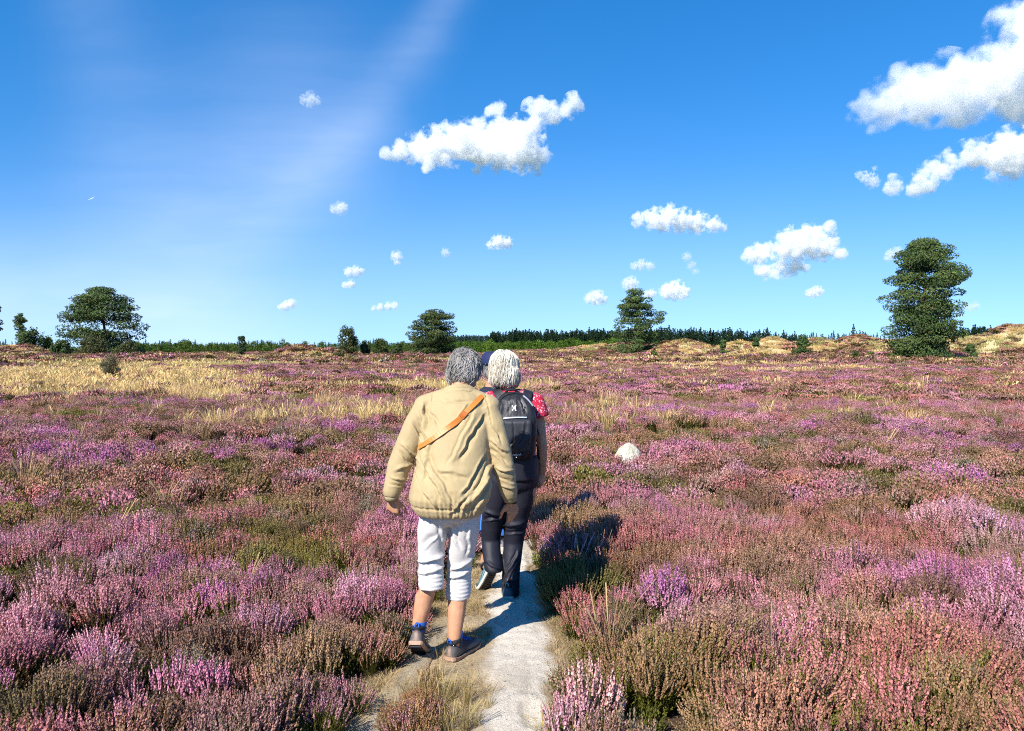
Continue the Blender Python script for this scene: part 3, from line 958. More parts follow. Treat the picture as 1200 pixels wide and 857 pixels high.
pine('tall broad pine standing alone on the heath in front of the right-hand dunes', 1079, 426, 86, 284,
     [(.03, 30, 38), (.12, 38, 44), (.22, 46, 46), (.32, 42, 45), (.42, 38, 45), (.50, 50, 42), (.56, 55, 42), (.62, 48, 46), (.70, 43, 47), (.78, 34, 44), (.86, 32, 46), (.92, 30, 42), (.97, 16, 30), (1.0, 4, 14)],
     215, 14.0, 230, .145, 11, .42, cat='pine tree', holes=((24, .615, 18, .026), (-28, .62, 12, .02), (-30, .49, 14, .022), (20, .50, 14, .018), (22, .82, 8, .02)), bare=.05, layers=0)
pine('pine with ragged layered boughs in front of the dark wood, left of the dunes', 745, 411, 150, 343,
     [(.03, 28, 46), (.10, 34, 44), (.2, 36, 34), (.3, 34, 26), (.4, 28, 24), (.5, 27, 20), (.58, 24, 40), (.64, 22, 38), (.72, 24, 24), (.82, 20, 20), (.90, 13, 18), (.96, 8, 10), (1.0, 2, 4)],
     110, 8.6, 150, .20, 12, .26, cat='pine tree', bare=.05, layers=9)
pine('wide umbrella shaped pine with dark spreading branches at the far left', 121, 416, 112, 341,
     [(.04, 44, 40), (.12, 52, 40), (.22, 56, 38), (.34, 58, 58), (.42, 52, 56), (.50, 50, 48), (.60, 46, 46), (.70, 42, 46), (.78, 36, 46), (.86, 28, 44), (.92, 20, 30), (.97, 14, 14), (1.0, 4, 6)],
     140, 12.0, 170, .18, 13, .32, cat='pine tree', holes=((10, .50, 12, .05), (-22, .52, 10, .05), (34, .40, 10, .04), (30, .55, 7, .04), (42, .26, 8, .04)), bare=.05, layers=8)
pine('broad rounded pine beyond the head of the walker in the khaki jacket', 507, 417, 142, 365,
     [(.06, 30, 26), (.18, 33, 28), (.30, 34, 28), (.42, 32, 30), (.50, 30, 36), (.58, 30, 31), (.68, 28, 24), (.78, 25, 26), (.88, 17, 26), (.95, 8, 22), (1.0, 3, 15)],
     105, 8.0, 140, .19, 14, .28, cat='pine tree', cols=(np.array([.035, .06, .014]), np.array([.085, .11, .028])), bare=.1, layers=8)
pine('thin bare stemmed pine with a small crown, left of the umbrella shaped pine', 24, 402, 190, 368,
     [(.45, 5, 5), (.55, 6, 8), (.65, 5, 9), (.75, 5, 4), (.85, 8, 10), (.93, 8, 8), (1.0, 2, 2)], 34, 3.6, 40, .3, 15, .16, cat='pine tree', bare=.5, name='pine_tree')
pine('pine cut by the left edge, only its tip in view', -7, 404, 190, 354,
     [(.35, 9, 8), (.6, 10, 9), (.75, 8, 9), (.9, 6, 7), (1.0, 2, 2)], 36, 4.5, 40, .3, 16, .2, cat='pine tree', bare=.3)
pine('small dark conifer poking above the low trees left of the heather mound', 283, 414, 150, 394,
     [(.05, 7, 7), (.3, 6.5, 6.5), (.6, 4.5, 4.5), (.85, 2.5, 2.5), (1.0, .6, .6)], 40, 3.2, 34, .2, 17, .12, cat='conifer', name='conifer', cols=SPRUCE)
for px, by, d, top, wd, sd, lb in ((848, 409, 118, 399, 6.5, 21, 'small round young pine on the dune crest, left one of a pair'),
                                   (886, 410, 118, 396, 7.5, 22, 'small pointed young pine on the dune crest, right one of a pair'),
                                   (940, 414, 105, 394, 12, 23, 'bushy young pine on the dune slope halfway to the tall broad pine'),
                                   (1137, 417, 98, 403, 9, 24, 'low dark green pine bush just right of the tall broad pine'),
                                   (1141, 425, 88, 415, 6, 25, 'knee high pine seedling at the right foot of the tall broad pine')):
    pine(lb, px, by, d, top, [(.04, wd, wd), (.3, wd * .95, wd * .9), (.55, wd * .7, wd * .75), (.8, wd * .42, wd * .45), (1.0, wd * .1, wd * .1)], 34, wd * .42, 60, .16, sd, .08, cat='young pine', name='young_pine', cols=(np.array([.03, .065, .018]), np.array([.075, .12, .03])))


def bush(name, label, px, base_py, d, wpx, hpx, seed, cols, per=70, size=.16, nl=26, cat='shrub', group=None, upright=.55, mat=None, sink=.0, stems=True):
    g = np.random.default_rng(seed); k = d / FPX
    b0 = P(px, base_py, d); b0[2] = height(b0[:1], b0[1:2])[0] - sink
    W, Hh = wpx * k / 2, hpx * k
    e = empty(name, b0); tag(e, label, cat, group)
    b = B(); pads = []
    for i in range(nl):
        a = g.uniform(0, 2 * PI); s = g.uniform(.12, .93); env = math.sin(PI * min(1, (s * .78 + .22))) ** .6
        r = W * .8 * env * math.sqrt(g.random())
        c = np.array([r * math.cos(a), r * math.sin(a), s * Hh]); pr = W * g.uniform(.22, .38)
        pads.append((c, pr, pr, pr * g.uniform(.7, 1.3) * (1 + upright * .3)))
        if stems: limb(b, np.array([c[0] * .15, c[1] * .15, -.05]), c, .012 * Hh + .008, .004, g, .0, 5)
    if stems: obj('stem', b.mesh('stem'), M_BARK, e)
    obj('foliage', pads_to_mesh('foliage', pads, per, size, .55, cols, g, .3, .3), mat or M_LEAF, e)
    return e


bush('juniper_shrub', 'grey-green upright shrub alone in the yellow grass in front of the umbrella shaped pine', 129, 447, 37, 27, 31, 31, (np.array([.11, .10, .05]), np.array([.19, .165, .085])), 110, .035, 30)
bush('birch_tree', 'small upright birch right of the heather mound', 408, 418, 125, 27, 36, 32, (np.array([.045, .065, .018]), np.array([.085, .10, .028])), 90, .15, 34, cat='tree')
bush('dark_shrub', 'dark shrub leaning against the small upright birch', 428, 418, 128, 14, 19, 33, SPRUCE, 60, .15, 20)
bush('round_tree', 'low round tree with two clumps between the birch and the broad rounded pine', 446, 417, 135, 22, 21, 34, (np.array([.035, .06, .016]), np.array([.07, .10, .026])), 70, .17, 26, cat='tree')
bush('dark_shrub', 'dark shrub touching the left side of the broad rounded pine', 466, 416, 140, 18, 15, 35, PINE, 60, .17, 20)
bush('round_shrub', 'dark green round shrub at the left foot of the umbrella shaped pine', 72, 420, 100, 26, 22, 36, PINE, 80, .15, 26)
bush('willow_shrub', 'yellowish green shrub hiding the trunk of the umbrella shaped pine', 108, 420, 98, 42, 24, 37, OLIVE, 80, .12, 36)
bush('willow_shrub', 'olive shrub at the right foot of the umbrella shaped pine', 146, 421, 97, 30, 18, 38, OLIVE, 80, .12, 28)
bush('pine_thicket', 'dark pine thicket between the thin pine and the umbrella shaped pine', 36, 411, 140, 34, 22, 39, PINE, 80, .2, 30)
bush('light_shrub', 'light green shrub between the dark thicket and the umbrella shaped pine', 56, 410, 142, 22, 15, 40, GREEN, 60, .18, 20)
bush('gorse_bush', 'small green bush on the heather below the ragged pine', 766, 419, 90, 13, 10, 41, GREEN, 60, .10, 16)
bush('gorse_bush', 'low olive bush on the slope of the heather mound', 371, 421, 100, 16, 9, 42, OLIVE, 60, .11, 16)
bush('gorse_bush', 'low olive bush at the right end of the heather mound', 398, 421, 98, 18, 9, 43, OLIVE, 60, .11, 16)
bush('gorse_bush', 'olive green tuft bush on the grass left of the tall broad pine', 1003, 419, 92, 14, 12, 44, OLIVE, 60, .10, 16)
bush('gorse_bush', 'bright green low bush behind the left side of the tall broad pine', 1021, 410, 112, 10, 5, 45, GREEN, 50, .10, 12)
bush('gorse_bush', 'yellow green tuft bush beside the trunk of the broad rounded pine', 485, 423, 88, 10, 8, 46, OLIVE, 50, .09, 14)

# ---- the woods far behind: each reads as one mass
def spruce_kind(seed):
    g = np.random.default_rng(seed); pads = []
    n = 15
    for i in range(n):
        s = i / (n - 1); R = (1 - s) ** .8 * .17 + .012
        for j in range(max(2, int(8 * (1 - s)) + 2)):
            a = g.uniform(0, 2 * PI); r = R * g.uniform(.35, 1)
            pads.append((np.array([r * math.cos(a), r * math.sin(a), .06 + .94 * s - r * .15]), R * .42 + .012, R * .42 + .012, .030))
    Vs, Cs = [], []
    for c, a, b_, h_ in pads:
        q = c + g.normal(0, .5, (9, 3)) * np.array([a, b_, h_])
        V, _ = leaf_quads(q, .035, .5, g, .4); Vs.append(V)
        Cs.append(np.repeat(np.hstack([np.zeros((9, 1)), g.normal(1, .22, (9, 1)).clip(.5, 1.6), np.zeros((9, 1))]), 4, 0))
    V = np.vstack(Vs); F = [np.arange(len(V)).reshape(-1, 4)]; C = np.vstack(Cs)
    b = B(); b.tube([(0, 0, -.02), (0, 0, .5), (0, 0, .98)], [.014, .01, .002], 5)
    nv = len(V); V = np.vstack([V, b.verts()]); C = np.vstack([C, np.tile([0, .5, 0.], (b.n, 1))])
    return mk_mesh('spruce', V, F + [np.vstack(b.Q) + nv, np.vstack(b.T) + nv], {'Col': C})


def birch_kind(seed):
    g = np.random.default_rng(seed); Vs, Cs = [], []
    for i in range(34):
        a = g.uniform(0, 2 * PI); s = g.uniform(.08, .92); r = .34 * math.sin(PI * min(1, s * .75 + .25)) ** .7 * math.sqrt(g.random())
        q = np.array([r * math.cos(a), r * math.sin(a), s]) + g.normal(0, 1, (16, 3)) * np.array([.075, .075, .06])
        q[:, 2] = np.abs(q[:, 2])
        V, _ = leaf_quads(q, .045, .6, g, .3); Vs.append(V)
        Cs.append(np.repeat(np.hstack([np.zeros((16, 1)), g.normal(1, .25, (16, 1)).clip(.5, 1.6) * g.uniform(.8, 1.2), np.zeros((16, 1))]), 4, 0))
    V = np.vstack(Vs)
    return mk_mesh('birch', V, [np.arange(len(V)).reshape(-1, 4)], {'Col': np.vstack(Cs)})


M_WOOD = leaf_mat('far_foliage', trans=.12)
def wood(name, label, bands, kinds, cols, seed, cat):
    g = np.random.default_rng(seed)
    p, r, s, c = [], [], [], []
    for px0, px1, d0, d1, n, t0, t1, jit, wm_ in bands:
        for i in range(n):
            u = (i + g.random()) / n; px = px0 + (px1 - px0) * u; d = g.uniform(d0, d1)
            q = P(px, 405, d); q[2] = height(q[:1], q[1:2])[0]
            top = t0 + (t1 - t0) * u + g.normal(0, jit)
            top += (vnoise(np.array([px / 14.]), np.array([seed * 3.]), seed=seed)[0] - .5) * jit * 2.2
            h_ = max(1.2, P(px, top, d)[2] - q[2]); p.append(q - np.array([0, 0, .2])); r.append((0, 0, g.uniform(0, 6.28)))
            wd = h_ * wm_ * g.uniform(.8, 1.25); s.append((wd, wd, h_))
            c.append((cols[0] + (cols[1] - cols[0]) * g.random()) * g.normal(1, .1))
    n = len(p)
    o = scatter(name, np.array(p), r, s, g.integers(0, len(kinds), n), kinds, M_WOOD, np.array(c), np.array(c), label)
    o['category'] = cat
    return o


SK = [spruce_kind(700 + i) for i in range(6)]; BK = [birch_kind(720 + i) for i in range(6)]
wood('spruce_wood', 'dark spruce wood along the skyline behind the heath',
     [(574, 735, 300, 345, 240, 390, 387.5, 1.6, .95), (735, 935, 330, 380, 200, 386, 391, 2.0, .9), (930, 1050, 350, 420, 75, 391, 393, 3.2, .8), (1118, 1175, 380, 430, 60, 386, 384, 1.8, .95),
      (1165, 1330, 380, 430, 70, 386, 384, 2.0, .95), (-200, 25, 420, 520, 60, 400, 400, 1.5, 1.0)], SK,
     (np.array([.016, .034, .016]), np.array([.030, .052, .024])), 5, 'wood')
wood('distant_wood', 'wooded ridge far off on the skyline, tinted blue green for distance haze',
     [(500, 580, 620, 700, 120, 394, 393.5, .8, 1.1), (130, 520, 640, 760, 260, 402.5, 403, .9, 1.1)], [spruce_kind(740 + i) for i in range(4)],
     (np.array([.045, .075, .055]), np.array([.06, .09, .065])), 6, 'wood')  # distance haze is put into these paler, bluer foliage colours
wood('birch_scrub', 'bright green birch scrub in a long low belt at the edge of the heath',
     [(552, 735, 205, 235, 110, 400.0, 398, 1.8, .95), (725, 840, 240, 270, 30, 400, 403, 1.5, .9), (520, 600, 215, 240, 36, 399, 400, 1.4, .95)], BK,
     (np.array([.055, .115, .018]), np.array([.11, .17, .03])), 7, 'scrub')
wood('young_wood', 'dark green belt of young trees on the left skyline',
     [(155, 340, 195, 240, 130, 400.5, 402.5, 1.7, .9), (330, 480, 230, 270, 60, 402, 400, 1.8, .9), (425, 500, 190, 220, 34, 403, 402, 1.6, .9), (-60, 70, 230, 260, 22, 403, 402, 1.5, .9)], BK + SK[:3],
     (np.array([.045, .085, .020]), np.array([.10, .15, .034])), 8, 'scrub')
# ------------------------------------------------------------------ cumulus clouds: closed bodies of mist, far outside the land
def cloud_mat(name, dens, size, balls, amp, seed):
    """mist gathered round a set of billows: thick inside, torn and fading at the rim"""
    t = NT(name)
    o_ = t.objco()
    def m(op, a, b, c=None):
        nd = t.n('Math', operation=op)
        for i, v in enumerate((a, b, c)):
            if v is None: continue
            if isinstance(v, bpy.types.NodeSocket): t.link(v, nd.inputs[i])
            else: nd.inputs[i].default_value = v
        return nd.outputs[0]
    n1 = t.noise(1.9 / size, 9, .58, o_)
    wv = t.n('TexNoise', ins={'Vector': o_, 'Scale': .9 / size, 'Detail': 2.0})
    sh = t.n('VectorMath', operation='MULTIPLY_ADD', ins={0: wv.outputs['Color'], 1: (size * .5,) * 3, 2: o_})
    p = t.n('VectorMath', operation='SUBTRACT', ins={0: sh.outputs[0], 1: (size * .25,) * 3}).outputs[0]
    f = None
    for c, r in balls:
        d = t.n('VectorMath', operation='DISTANCE', ins={0: p, 1: tuple(c)}).outputs['Value']
        q = m('MULTIPLY_ADD', d, -1.0 / r, 1.0)
        f = q if f is None else m('MAXIMUM', f, q)
    e = m('MULTIPLY_ADD', m('SUBTRACT', n1, .5), amp, f)
    mr = t.n('MapRange', ins={0: e, 1: .08, 2: .58, 3: 0.0, 4: dens}); mr.interpolation_type = 'SMOOTHSTEP'
    v = t.n('VolumeScatter', ins={'Density': mr.outputs[0], 'Anisotropy': .0})
    v.inputs['Color'].default_value = (1, 1, 1, 1)
    t.link(v.outputs[0], t.out.inputs['Volume'])
    return t.m


def cloud(label, blobs, seed, D=None, thin=1.0, rough=1.0):
    """blobs: (px, py, radius px)"""
    g = np.random.default_rng(seed)
    bl = np.array(blobs, float)
    cx, cy = bl[:, 0].mean(), bl[:, 1].mean()
    D = D or min(9000, 640 / math.tan(math.atan(max(12, HZ - cy) / FPX)))
    k = D / FPX
    c0 = P(cx, cy, D)
    rm = bl[:, 2].max(); s = rm * k
    b = B(); balls = []
    for px, py, r in bl:
        p = P(px, py, D) - c0; p[1] += g.normal(0, r * .45) * k
        balls.append((p, r * k * (1.28 if r < 12 else 1.17)))
        b.ell(p, (r * k * 1.42,) * 3, n=16)
    me = fuse('cloud', b, max(k * 1.3, s / 9), 1)
    o = obj('cloud', me, cloud_mat('cloud_mist', 2.1 / s * thin * (.85 if rm < 9 else 1), s, balls, 3.3 * rough, seed), None, c0)
    tag(o, label, 'cloud')
    return o


cloud('large cumulus cloud with ragged towers, high above the two walkers', [(470, 178, 13), (492, 172, 18), (515, 172, 21), (540, 170, 22), (563, 168, 25), (585, 166, 27), (606, 172, 26), (622, 180, 20), (636, 184, 10),
      (582, 133, 12), (560, 150, 10), (600, 150, 14), (628, 145, 14), (622, 126, 9), (634, 128, 11), (650, 132, 11), (662, 130, 12), (673, 122, 11), (455, 182, 8), (500, 192, 9)], 1, 2400, 1.5)
cloud('big bright cumulus cloud cut by the right edge, upper of two', [(1012, 132, 17), (1035, 122, 24), (1060, 110, 27), (1085, 112, 30), (1112, 104, 30), (1126, 82, 20), (1140, 108, 32), (1165, 90, 36), (1185, 70, 36), (1215, 50, 50), (1205, 100, 38), (1250, 40, 60), (1020, 148, 9), (1255, 90, 50)], 2, 1900, 1.5)
cloud('long cumulus cloud with a curled left end, under the big bright one', [(1052, 216, 10), (1066, 222, 11), (1085, 217, 14), (1080, 204, 9), (1098, 201, 14), (1112, 190, 13), (1130, 185, 16), (1155, 183, 17), (1180, 177, 21), (1205, 178, 24), (1225, 172, 26), (1046, 208, 5)], 3, 1450, 1.3)
cloud('small torn wisp of cloud left of the curled cloud', [(1014, 208, 6), (1022, 213, 7), (1008, 204, 4), (1025, 198, 3)], 4, 2200, .45, 1.4)
cloud('flat cloud with three humps low above the ragged pine', [(748, 258, 8), (765, 258, 11), (783, 255, 13), (800, 258, 13), (818, 260, 12), (835, 263, 9), (848, 267, 5), (772, 266, 7)], 5, 3800, 1.1)
cloud('bright cloud with two horns between the ragged pine and the tall pine', [(880, 298, 9), (896, 296, 13), (915, 291, 16), (935, 286, 18), (955, 284, 18), (974, 288, 14), (984, 296, 8), (950, 270, 8), (972, 266, 7), (958, 276, 9), (895, 318, 9), (912, 316, 10), (930, 314, 9), (943, 313, 6)], 6, 4300, 1.4)
cloud('small bright round cloud just right of the tip of the ragged pine', [(782, 341, 8), (792, 340, 10), (799, 343, 8)], 7, 7500, 1.2)
cloud('small bright cloud left of the tip of the ragged pine', [(690, 350, 5.5), (699, 349, 8), (707, 352, 5)], 8, 8000, 1.0)
cloud('dim oblong cloud above the tip of the ragged pine', [(743, 312, 4.5), (752, 310, 6), (761, 312, 5)], 9, 6000, .5)
cloud('small round cloud between the dim oblong cloud and the ragged pine', [(735, 333, 6), (740, 332, 7)], 10, 7300, .8)
cloud('small cloud partly behind the tip of the ragged pine', [(757, 345, 4), (764, 344, 5)], 11, 7600, .8)
cloud('faint cloud with a bright knob right of the flat three-humped cloud', [(805, 301, 5), (811, 310, 5), (815, 318, 4)], 12, 5600, .3)
cloud('single small bright cloud directly above the walkers, halfway up the sky', [(574, 287, 4.5), (584, 285, 7.5), (594, 284, 6.5)], 13, 4800, 1.0)
cloud('lens shaped little cloud over the small upright birch', [(335, 358, 5), (342, 356, 5), (330, 360, 3.5)], 14, 8500, 1.0)
cloud('streak of cloud left of the broad rounded pine', [(438, 362, 3), (446, 360, 4), (455, 359, 4.5), (463, 358, 4)], 15, 8600, .8)
cloud('upper of two small clouds stacked left of the picture centre', [(409, 319, 5), (417, 318, 6), (423, 317, 3.5)], 16, 6500, .9)
cloud('lower of two small clouds stacked left of the picture centre', [(404, 334, 3.5), (411, 333, 4.5)], 17, 7000, .9)
cloud('small upright puff of cloud left of the single bright cloud', [(465, 301, 6), (466, 307, 4)], 18, 5600, .7)
cloud('faint puff between the upright puff and the single bright cloud', [(522, 296, 4.5), (525, 299, 3)], 19, 5200, .4)
cloud('faint solitary puff high in the cirrus veil', [(356, 117, 5), (363, 115, 8), (370, 117, 5)], 20, 2600, .3, 1.3)
cloud('grey puff of cloud in the cirrus veil left of the large cumulus', [(391, 245, 5), (398, 243, 7), (404, 242, 4)], 21, 3600, .5)
cloud('small cloud low in the sky left of the tall broad pine', [(948, 344, 5), (956, 342, 6), (962, 341, 3)], 22, 8000, .9)
cloud('thin tuft of cloud touching the left side of the tall broad pine top', [(1045, 298, 6), (1052, 294, 5), (1040, 303, 4)], 23, 5200, .5)
cloud('faint cloud right of the tall broad pine', [(1135, 360, 4), (1143, 359, 5)], 24, 8000, .35)

# ------------------------------------------------------------------ a white aeroplane, tiny in the sky
M_PLANE = plain_mat('white_aircraft_paint', (.82, .83, .84), .35, .03, 3)
pc_ = P(107.5, 233, 1250)
e = empty('aeroplane', pc_); e.rotation_euler = (.45, -.55, .25); tag(e, 'tiny white aeroplane in the blue sky at upper left', 'aeroplane')
b = B(); b.tube([(-.2, -3.4, 0), (-.1, -2.6, .05), (0, -.5, .1), (0, 1.6, 0), (0, 3.0, -.15), (0, 3.5, -.2)], [.12, .3, .62, .66, .42, .12], 14); obj('fuselage', b.mesh('fuselage'), M_PLANE, e)
for sgn in (-1, 1):
    b = B(); b.loft([np.array([sgn * u * 5.2, .6 - .35 * u, .55 + .25 * u]) + np.stack([0 * np.cos(a_), np.cos(a_) * (.85 - .4 * u), np.sin(a_) * (.16 - .09 * u)], 1) for u in np.linspace(0, 1, 5) for a_ in [np.linspace(0, 2 * PI, 13)[:-1]]])
    obj('wing', b.mesh('wing'), M_PLANE, e)
b = B(); b.box((0, -3.0, .35), (1.7, .4, .05)); obj('tailplane', b.mesh('tailplane', False), M_PLANE, e)
b = B(); b.box((0, -3.1, .8), (.05, .42, .6)); obj('fin', b.mesh('fin', False), M_PLANE, e)

# ------------------------------------------------------------------ pale boulder in the heather
b = B(); b.ell((0, 0, .13), (.165, .15, .20), n=22); b.ell((.05, -.02, .08), (.13, .13, .16), n=18)
me = fuse('boulder', b, .012, 2); V, N = get_v(me), get_n(me)
V += N * ((fbm(V[:, 0] * 8, V[:, 1] * 8, V[:, 2] * 8, 5, 4) - .5) * .06 + (fbm(V[:, 0] * 40, V[:, 1] * 40, V[:, 2] * 40, 6, 3) - .5) * .008)[:, None]
V[:, 0] += .22 * (V[:, 2] - .1) * .35; set_v(me, V)
t = NT('pale_granite')
n1 = t.noise(9, 6, .65, t.objco()); n2 = t.noise(60, 4, .7, t.objco())
c = t.mix(1.0, t.ramp(n1, [(.32, (.34, .30, .20)), (.5, (.54, .50, .38)), (.72, (.62, .59, .49))]), t.ramp(n2, [(.36, .45), (.5, 1.0)]), 'MULTIPLY')
t.principled(c, .85, t.bump(n2, .6, .01), .25)
STONE_Z = height(np.array([STONE[0]]), np.array([STONE[1]]))[0]
o = obj('boulder', me, t.m, None, (STONE[0], STONE[1], STONE_Z - .06)); o.rotation_euler = (0, 0, .5)
o.scale = (1.12, 1.05, 1.32)
tag(o, 'pale boulder showing above the pink heather right of the walkers', 'boulder')
# ------------------------------------------------------------------ people
def skin_mat():
    t = NT('skin')
    n = t.noise(22, 5, .6, t.objco())
    c = t.ramp(n, [(.3, (.44, .205, .105)), (.7, (.54, .285, .165))])
    p = t.principled(c, .5, t.bump(t.noise(160, 3, .6, t.objco()), .25, .002), .35)
    p.inputs['Subsurface Weight'].default_value = .12; p.inputs['Subsurface Radius'].default_value = (.012, .005, .003); p.inputs['Subsurface Scale'].default_value = .5
    return t.m


M_SKIN = skin_mat()
M_EYE = plain_mat('eye_white', (.8, .8, .78), .2, .02)
M_HAIR = vcol_mat('hair', .45, None, spec=.4)


def unit(v):
    v = np.asarray(v, float); return v / (np.linalg.norm(v) + 1e-12)


def basis(fwd, up):
    """columns: right, forward, up"""
    f = unit(fwd); r = unit(np.cross(f, up)); u = np.cross(r, f)
    return np.stack([r, f, u], 1)


def head_solids(b, c, R, s=1.0):
    """c = centre of the skull at eye level; R columns right, forward, up"""
    def q(x, y, z): return c + R @ (np.array([x, y, z]) * s)
    b.ell(q(0, -.015, .03), np.array([.074, .092, .088]) * s, R, 24)
    b.ell(q(0, .022, -.035), np.array([.060, .066, .080]) * s, R, 20)
    b.ell(q(0, .045, -.085), np.array([.036, .036, .028]) * s, R, 16)
    b.capsule(q(0, .082, .005), q(0, .102, -.030), .010 * s, .014 * s, 10)
    b.ell(q(0, .083, .022), np.array([.055, .016, .010]) * s, R, 14)
    b.ell(q(0, .085, -.058), np.array([.022, .010, .006]) * s, R, 12)
    b.ell(q(0, .083, -.068), np.array([.020, .010, .006]) * s, R, 12)
    for e in (-1, 1):
        b.ell(q(e * .040, .066, -.032), np.array([.022, .018, .020]) * s, R, 12)
        Re = R @ np.array(Matrix.Rotation(e * -.35, 3, 'Z'))
        b.ell(q(e * .077, -.008, -.015), np.array([.007, .018, .031]) * s, Re, 12)
        b.ell(q(e * .074, .0, -.042), np.array([.006, .009, .010]) * s, Re, 10)


def hand_solids(b, wrist, down, palm, s=1.0, curl=.5, side=1, spread=1.0):
    """down: direction wrist -> knuckles; palm: direction the palm faces; side: +1 when the thumb lies towards cross(down, palm)"""
    d = unit(down); p = unit(np.asarray(palm) - d * (np.asarray(palm) @ d)); a = np.cross(d, p) * side
    W = np.asarray(wrist, float)
    # palm: four metacarpal rods and a pad
    for k, off in enumerate((.030, .010, -.010, -.028)):
        b.capsule(W + d * .012 * s + a * off * .6 * s, W + d * (.083 - .006 * abs(k - 1)) * s + a * off * s, .0125 * s, .0115 * s, 10)
    b.capsule(W + a * .012 * s + d * .02 * s + p * .006 * s, W + a * .026 * s + d * .045 * s + p * .012 * s, .013 * s, .014 * s, 10)
    for k, (off, L) in enumerate(((.030, .072), (.010, .081), (-.010, .076), (-.028, .060))):
        q = W + d * (.083 - .006 * abs(k - 1)) * s + a * off * s
        ang = curl * (.55 + .16 * k); dirv = d
        fan = a * off * 1.4 * spread
        for j, (fr, rr_) in enumerate(((.45, .0092), (.31, .0084), (.24, .0074))):
            dirv = unit(d * math.cos(ang) + p * math.sin(ang) + fan)
            e_ = q + dirv * L * fr * s
            b.capsule(q, e_, rr_ * s, (rr_ - .0007) * s, 10)
            q = e_; ang += curl * (.95 if j == 0 else .6)
    q = W + d * .028 * s + a * .030 * s + p * .010 * s
    t1 = unit(d * .72 + a * .62 + p * .35); m_ = q + t1 * .040 * s
    b.capsule(q, m_, .0125 * s, .0105 * s, 10)
    t2 = unit(d * .92 + a * .15 + p * .45); e_ = m_ + t2 * .030 * s
    b.capsule(m_, e_, .0105 * s, .009 * s, 10); b.capsule(e_, e_ + unit(t2 + p * .3) * .022 * s, .009 * s, .0075 * s, 10)


def limb_solids(b, a, m, e, r):
    """two-part limb with muscle bulge; r = (top, above joint, joint, bulge, end)"""
    a, m, e = [np.asarray(v, float) for v in (a, m, e)]
    b.capsule(a, a + (m - a) * .5, r[0], (r[0] + r[1]) / 2 * 1.02); b.capsule(a + (m - a) * .5, m, (r[0] + r[1]) / 2 * 1.02, r[2])
    k = m + (e - m) * .32
    b.capsule(m, k, r[2], r[3]); b.capsule(k, m + (e - m) * .7, r[3], r[3] * .55 + r[4] * .45); b.capsule(m + (e - m) * .7, e, r[3] * .55 + r[4] * .45, r[4])


def person(label, base, group=None):
    e = empty('person', base)
    tag(e, label, 'person', group)
    return e


def into(e, me, name, mat, parent=None):
    """mesh given in world space, parented to a thing standing at e.location"""
    V = get_v(me) - np.array(e.location); set_v(me, V)
    o = obj(name, me, mat, parent or e)
    return o


def shoe_frame(ball, heading, pitch, s=1.0):
    Rz = np.array(Matrix.Rotation(-heading, 3, 'Z')); Rx = np.array(Matrix.Rotation(-pitch, 3, 'X')); R = Rz @ Rx
    piv = np.array([0, .12, .006]); Rf = Rz @ np.array(Matrix.Rotation(-pitch * .25, 3, 'X'))
    def X(V):
        V = np.atleast_2d(np.asarray(V, float))
        base = (V * s - piv * s) @ R.T; flat = (V * s - piv * s) @ Rf.T        # the toes stay flat when the heel lifts
        k = sstep(.10, .17, V[:, 1])[:, None] if pitch else np.zeros((len(V), 1))
        return np.asarray(ball) + np.array([0, 0, .006]) + base * (1 - k) + flat * k
    return X


def ankles(J, spec):
    """put the ankle joints where the shoes are"""
    X = {}
    for sd, (ball, hd, pt, sc) in spec.items():
        X[sd] = shoe_frame(ball, hd, pt, sc); J['an' + sd] = X[sd]([0, -.030, .105])[0]
    return X


def tuck(me, cloths, bare, depth=.012, reach=.06):
    """skin under cloth stays under it; bare(V) marks what the clothes leave free"""
    V = get_v(me); keep_ = bare(V)
    for cl in cloths:
        bv_ = BVHTree.FromPolygons([tuple(v) for v in get_v(cl)], [tuple(p.vertices) for p in cl.polygons])
        for i in np.where(~keep_)[0]:
            h = bv_.find_nearest(Vector(V[i]), reach)
            if h[0] is None: continue
            p = np.array(h[0]); nn = np.array(h[1]); sd_ = (V[i] - p) @ nn
            if sd_ > -depth: V[i] = p - nn * depth
    set_v(me, V)


def bare_of(J, heads, up_neck, hem, cuff=-.005, elbow=None):
    """free skin: head and neck, hands past the cuffs (or the arm past the short sleeve), legs below the hem"""
    def f(V):
        n_ = np.asarray(J['neck'], float); k = ((V - n_) @ up_neck) > .0
        k &= np.linalg.norm(V - heads[0], axis=1) < .24
        for sd in 'LR':
            w_, e_ = np.asarray(J['wr' + sd], float), np.asarray(J['el' + sd], float)
            if elbow is None:
                d = unit(w_ - e_); k |= (((V - w_) @ d) > cuff) & (np.linalg.norm(V - w_, axis=1) < .24)
            else:
                s_ = np.asarray(J['sh' + sd], float); d = unit(e_ - s_); q = s_ + d * elbow
                k |= (((V - q) @ d) > 0) & (np.minimum(np.linalg.norm(V - e_, axis=1), np.minimum(np.linalg.norm(V - w_, axis=1), np.linalg.norm(V - (e_ + w_) / 2, axis=1))) < .21) & (np.abs(V[:, 0] - (w_ + e_)[0] / 2) < .12)
        k |= V[:, 2] < hem
        return k
    return f


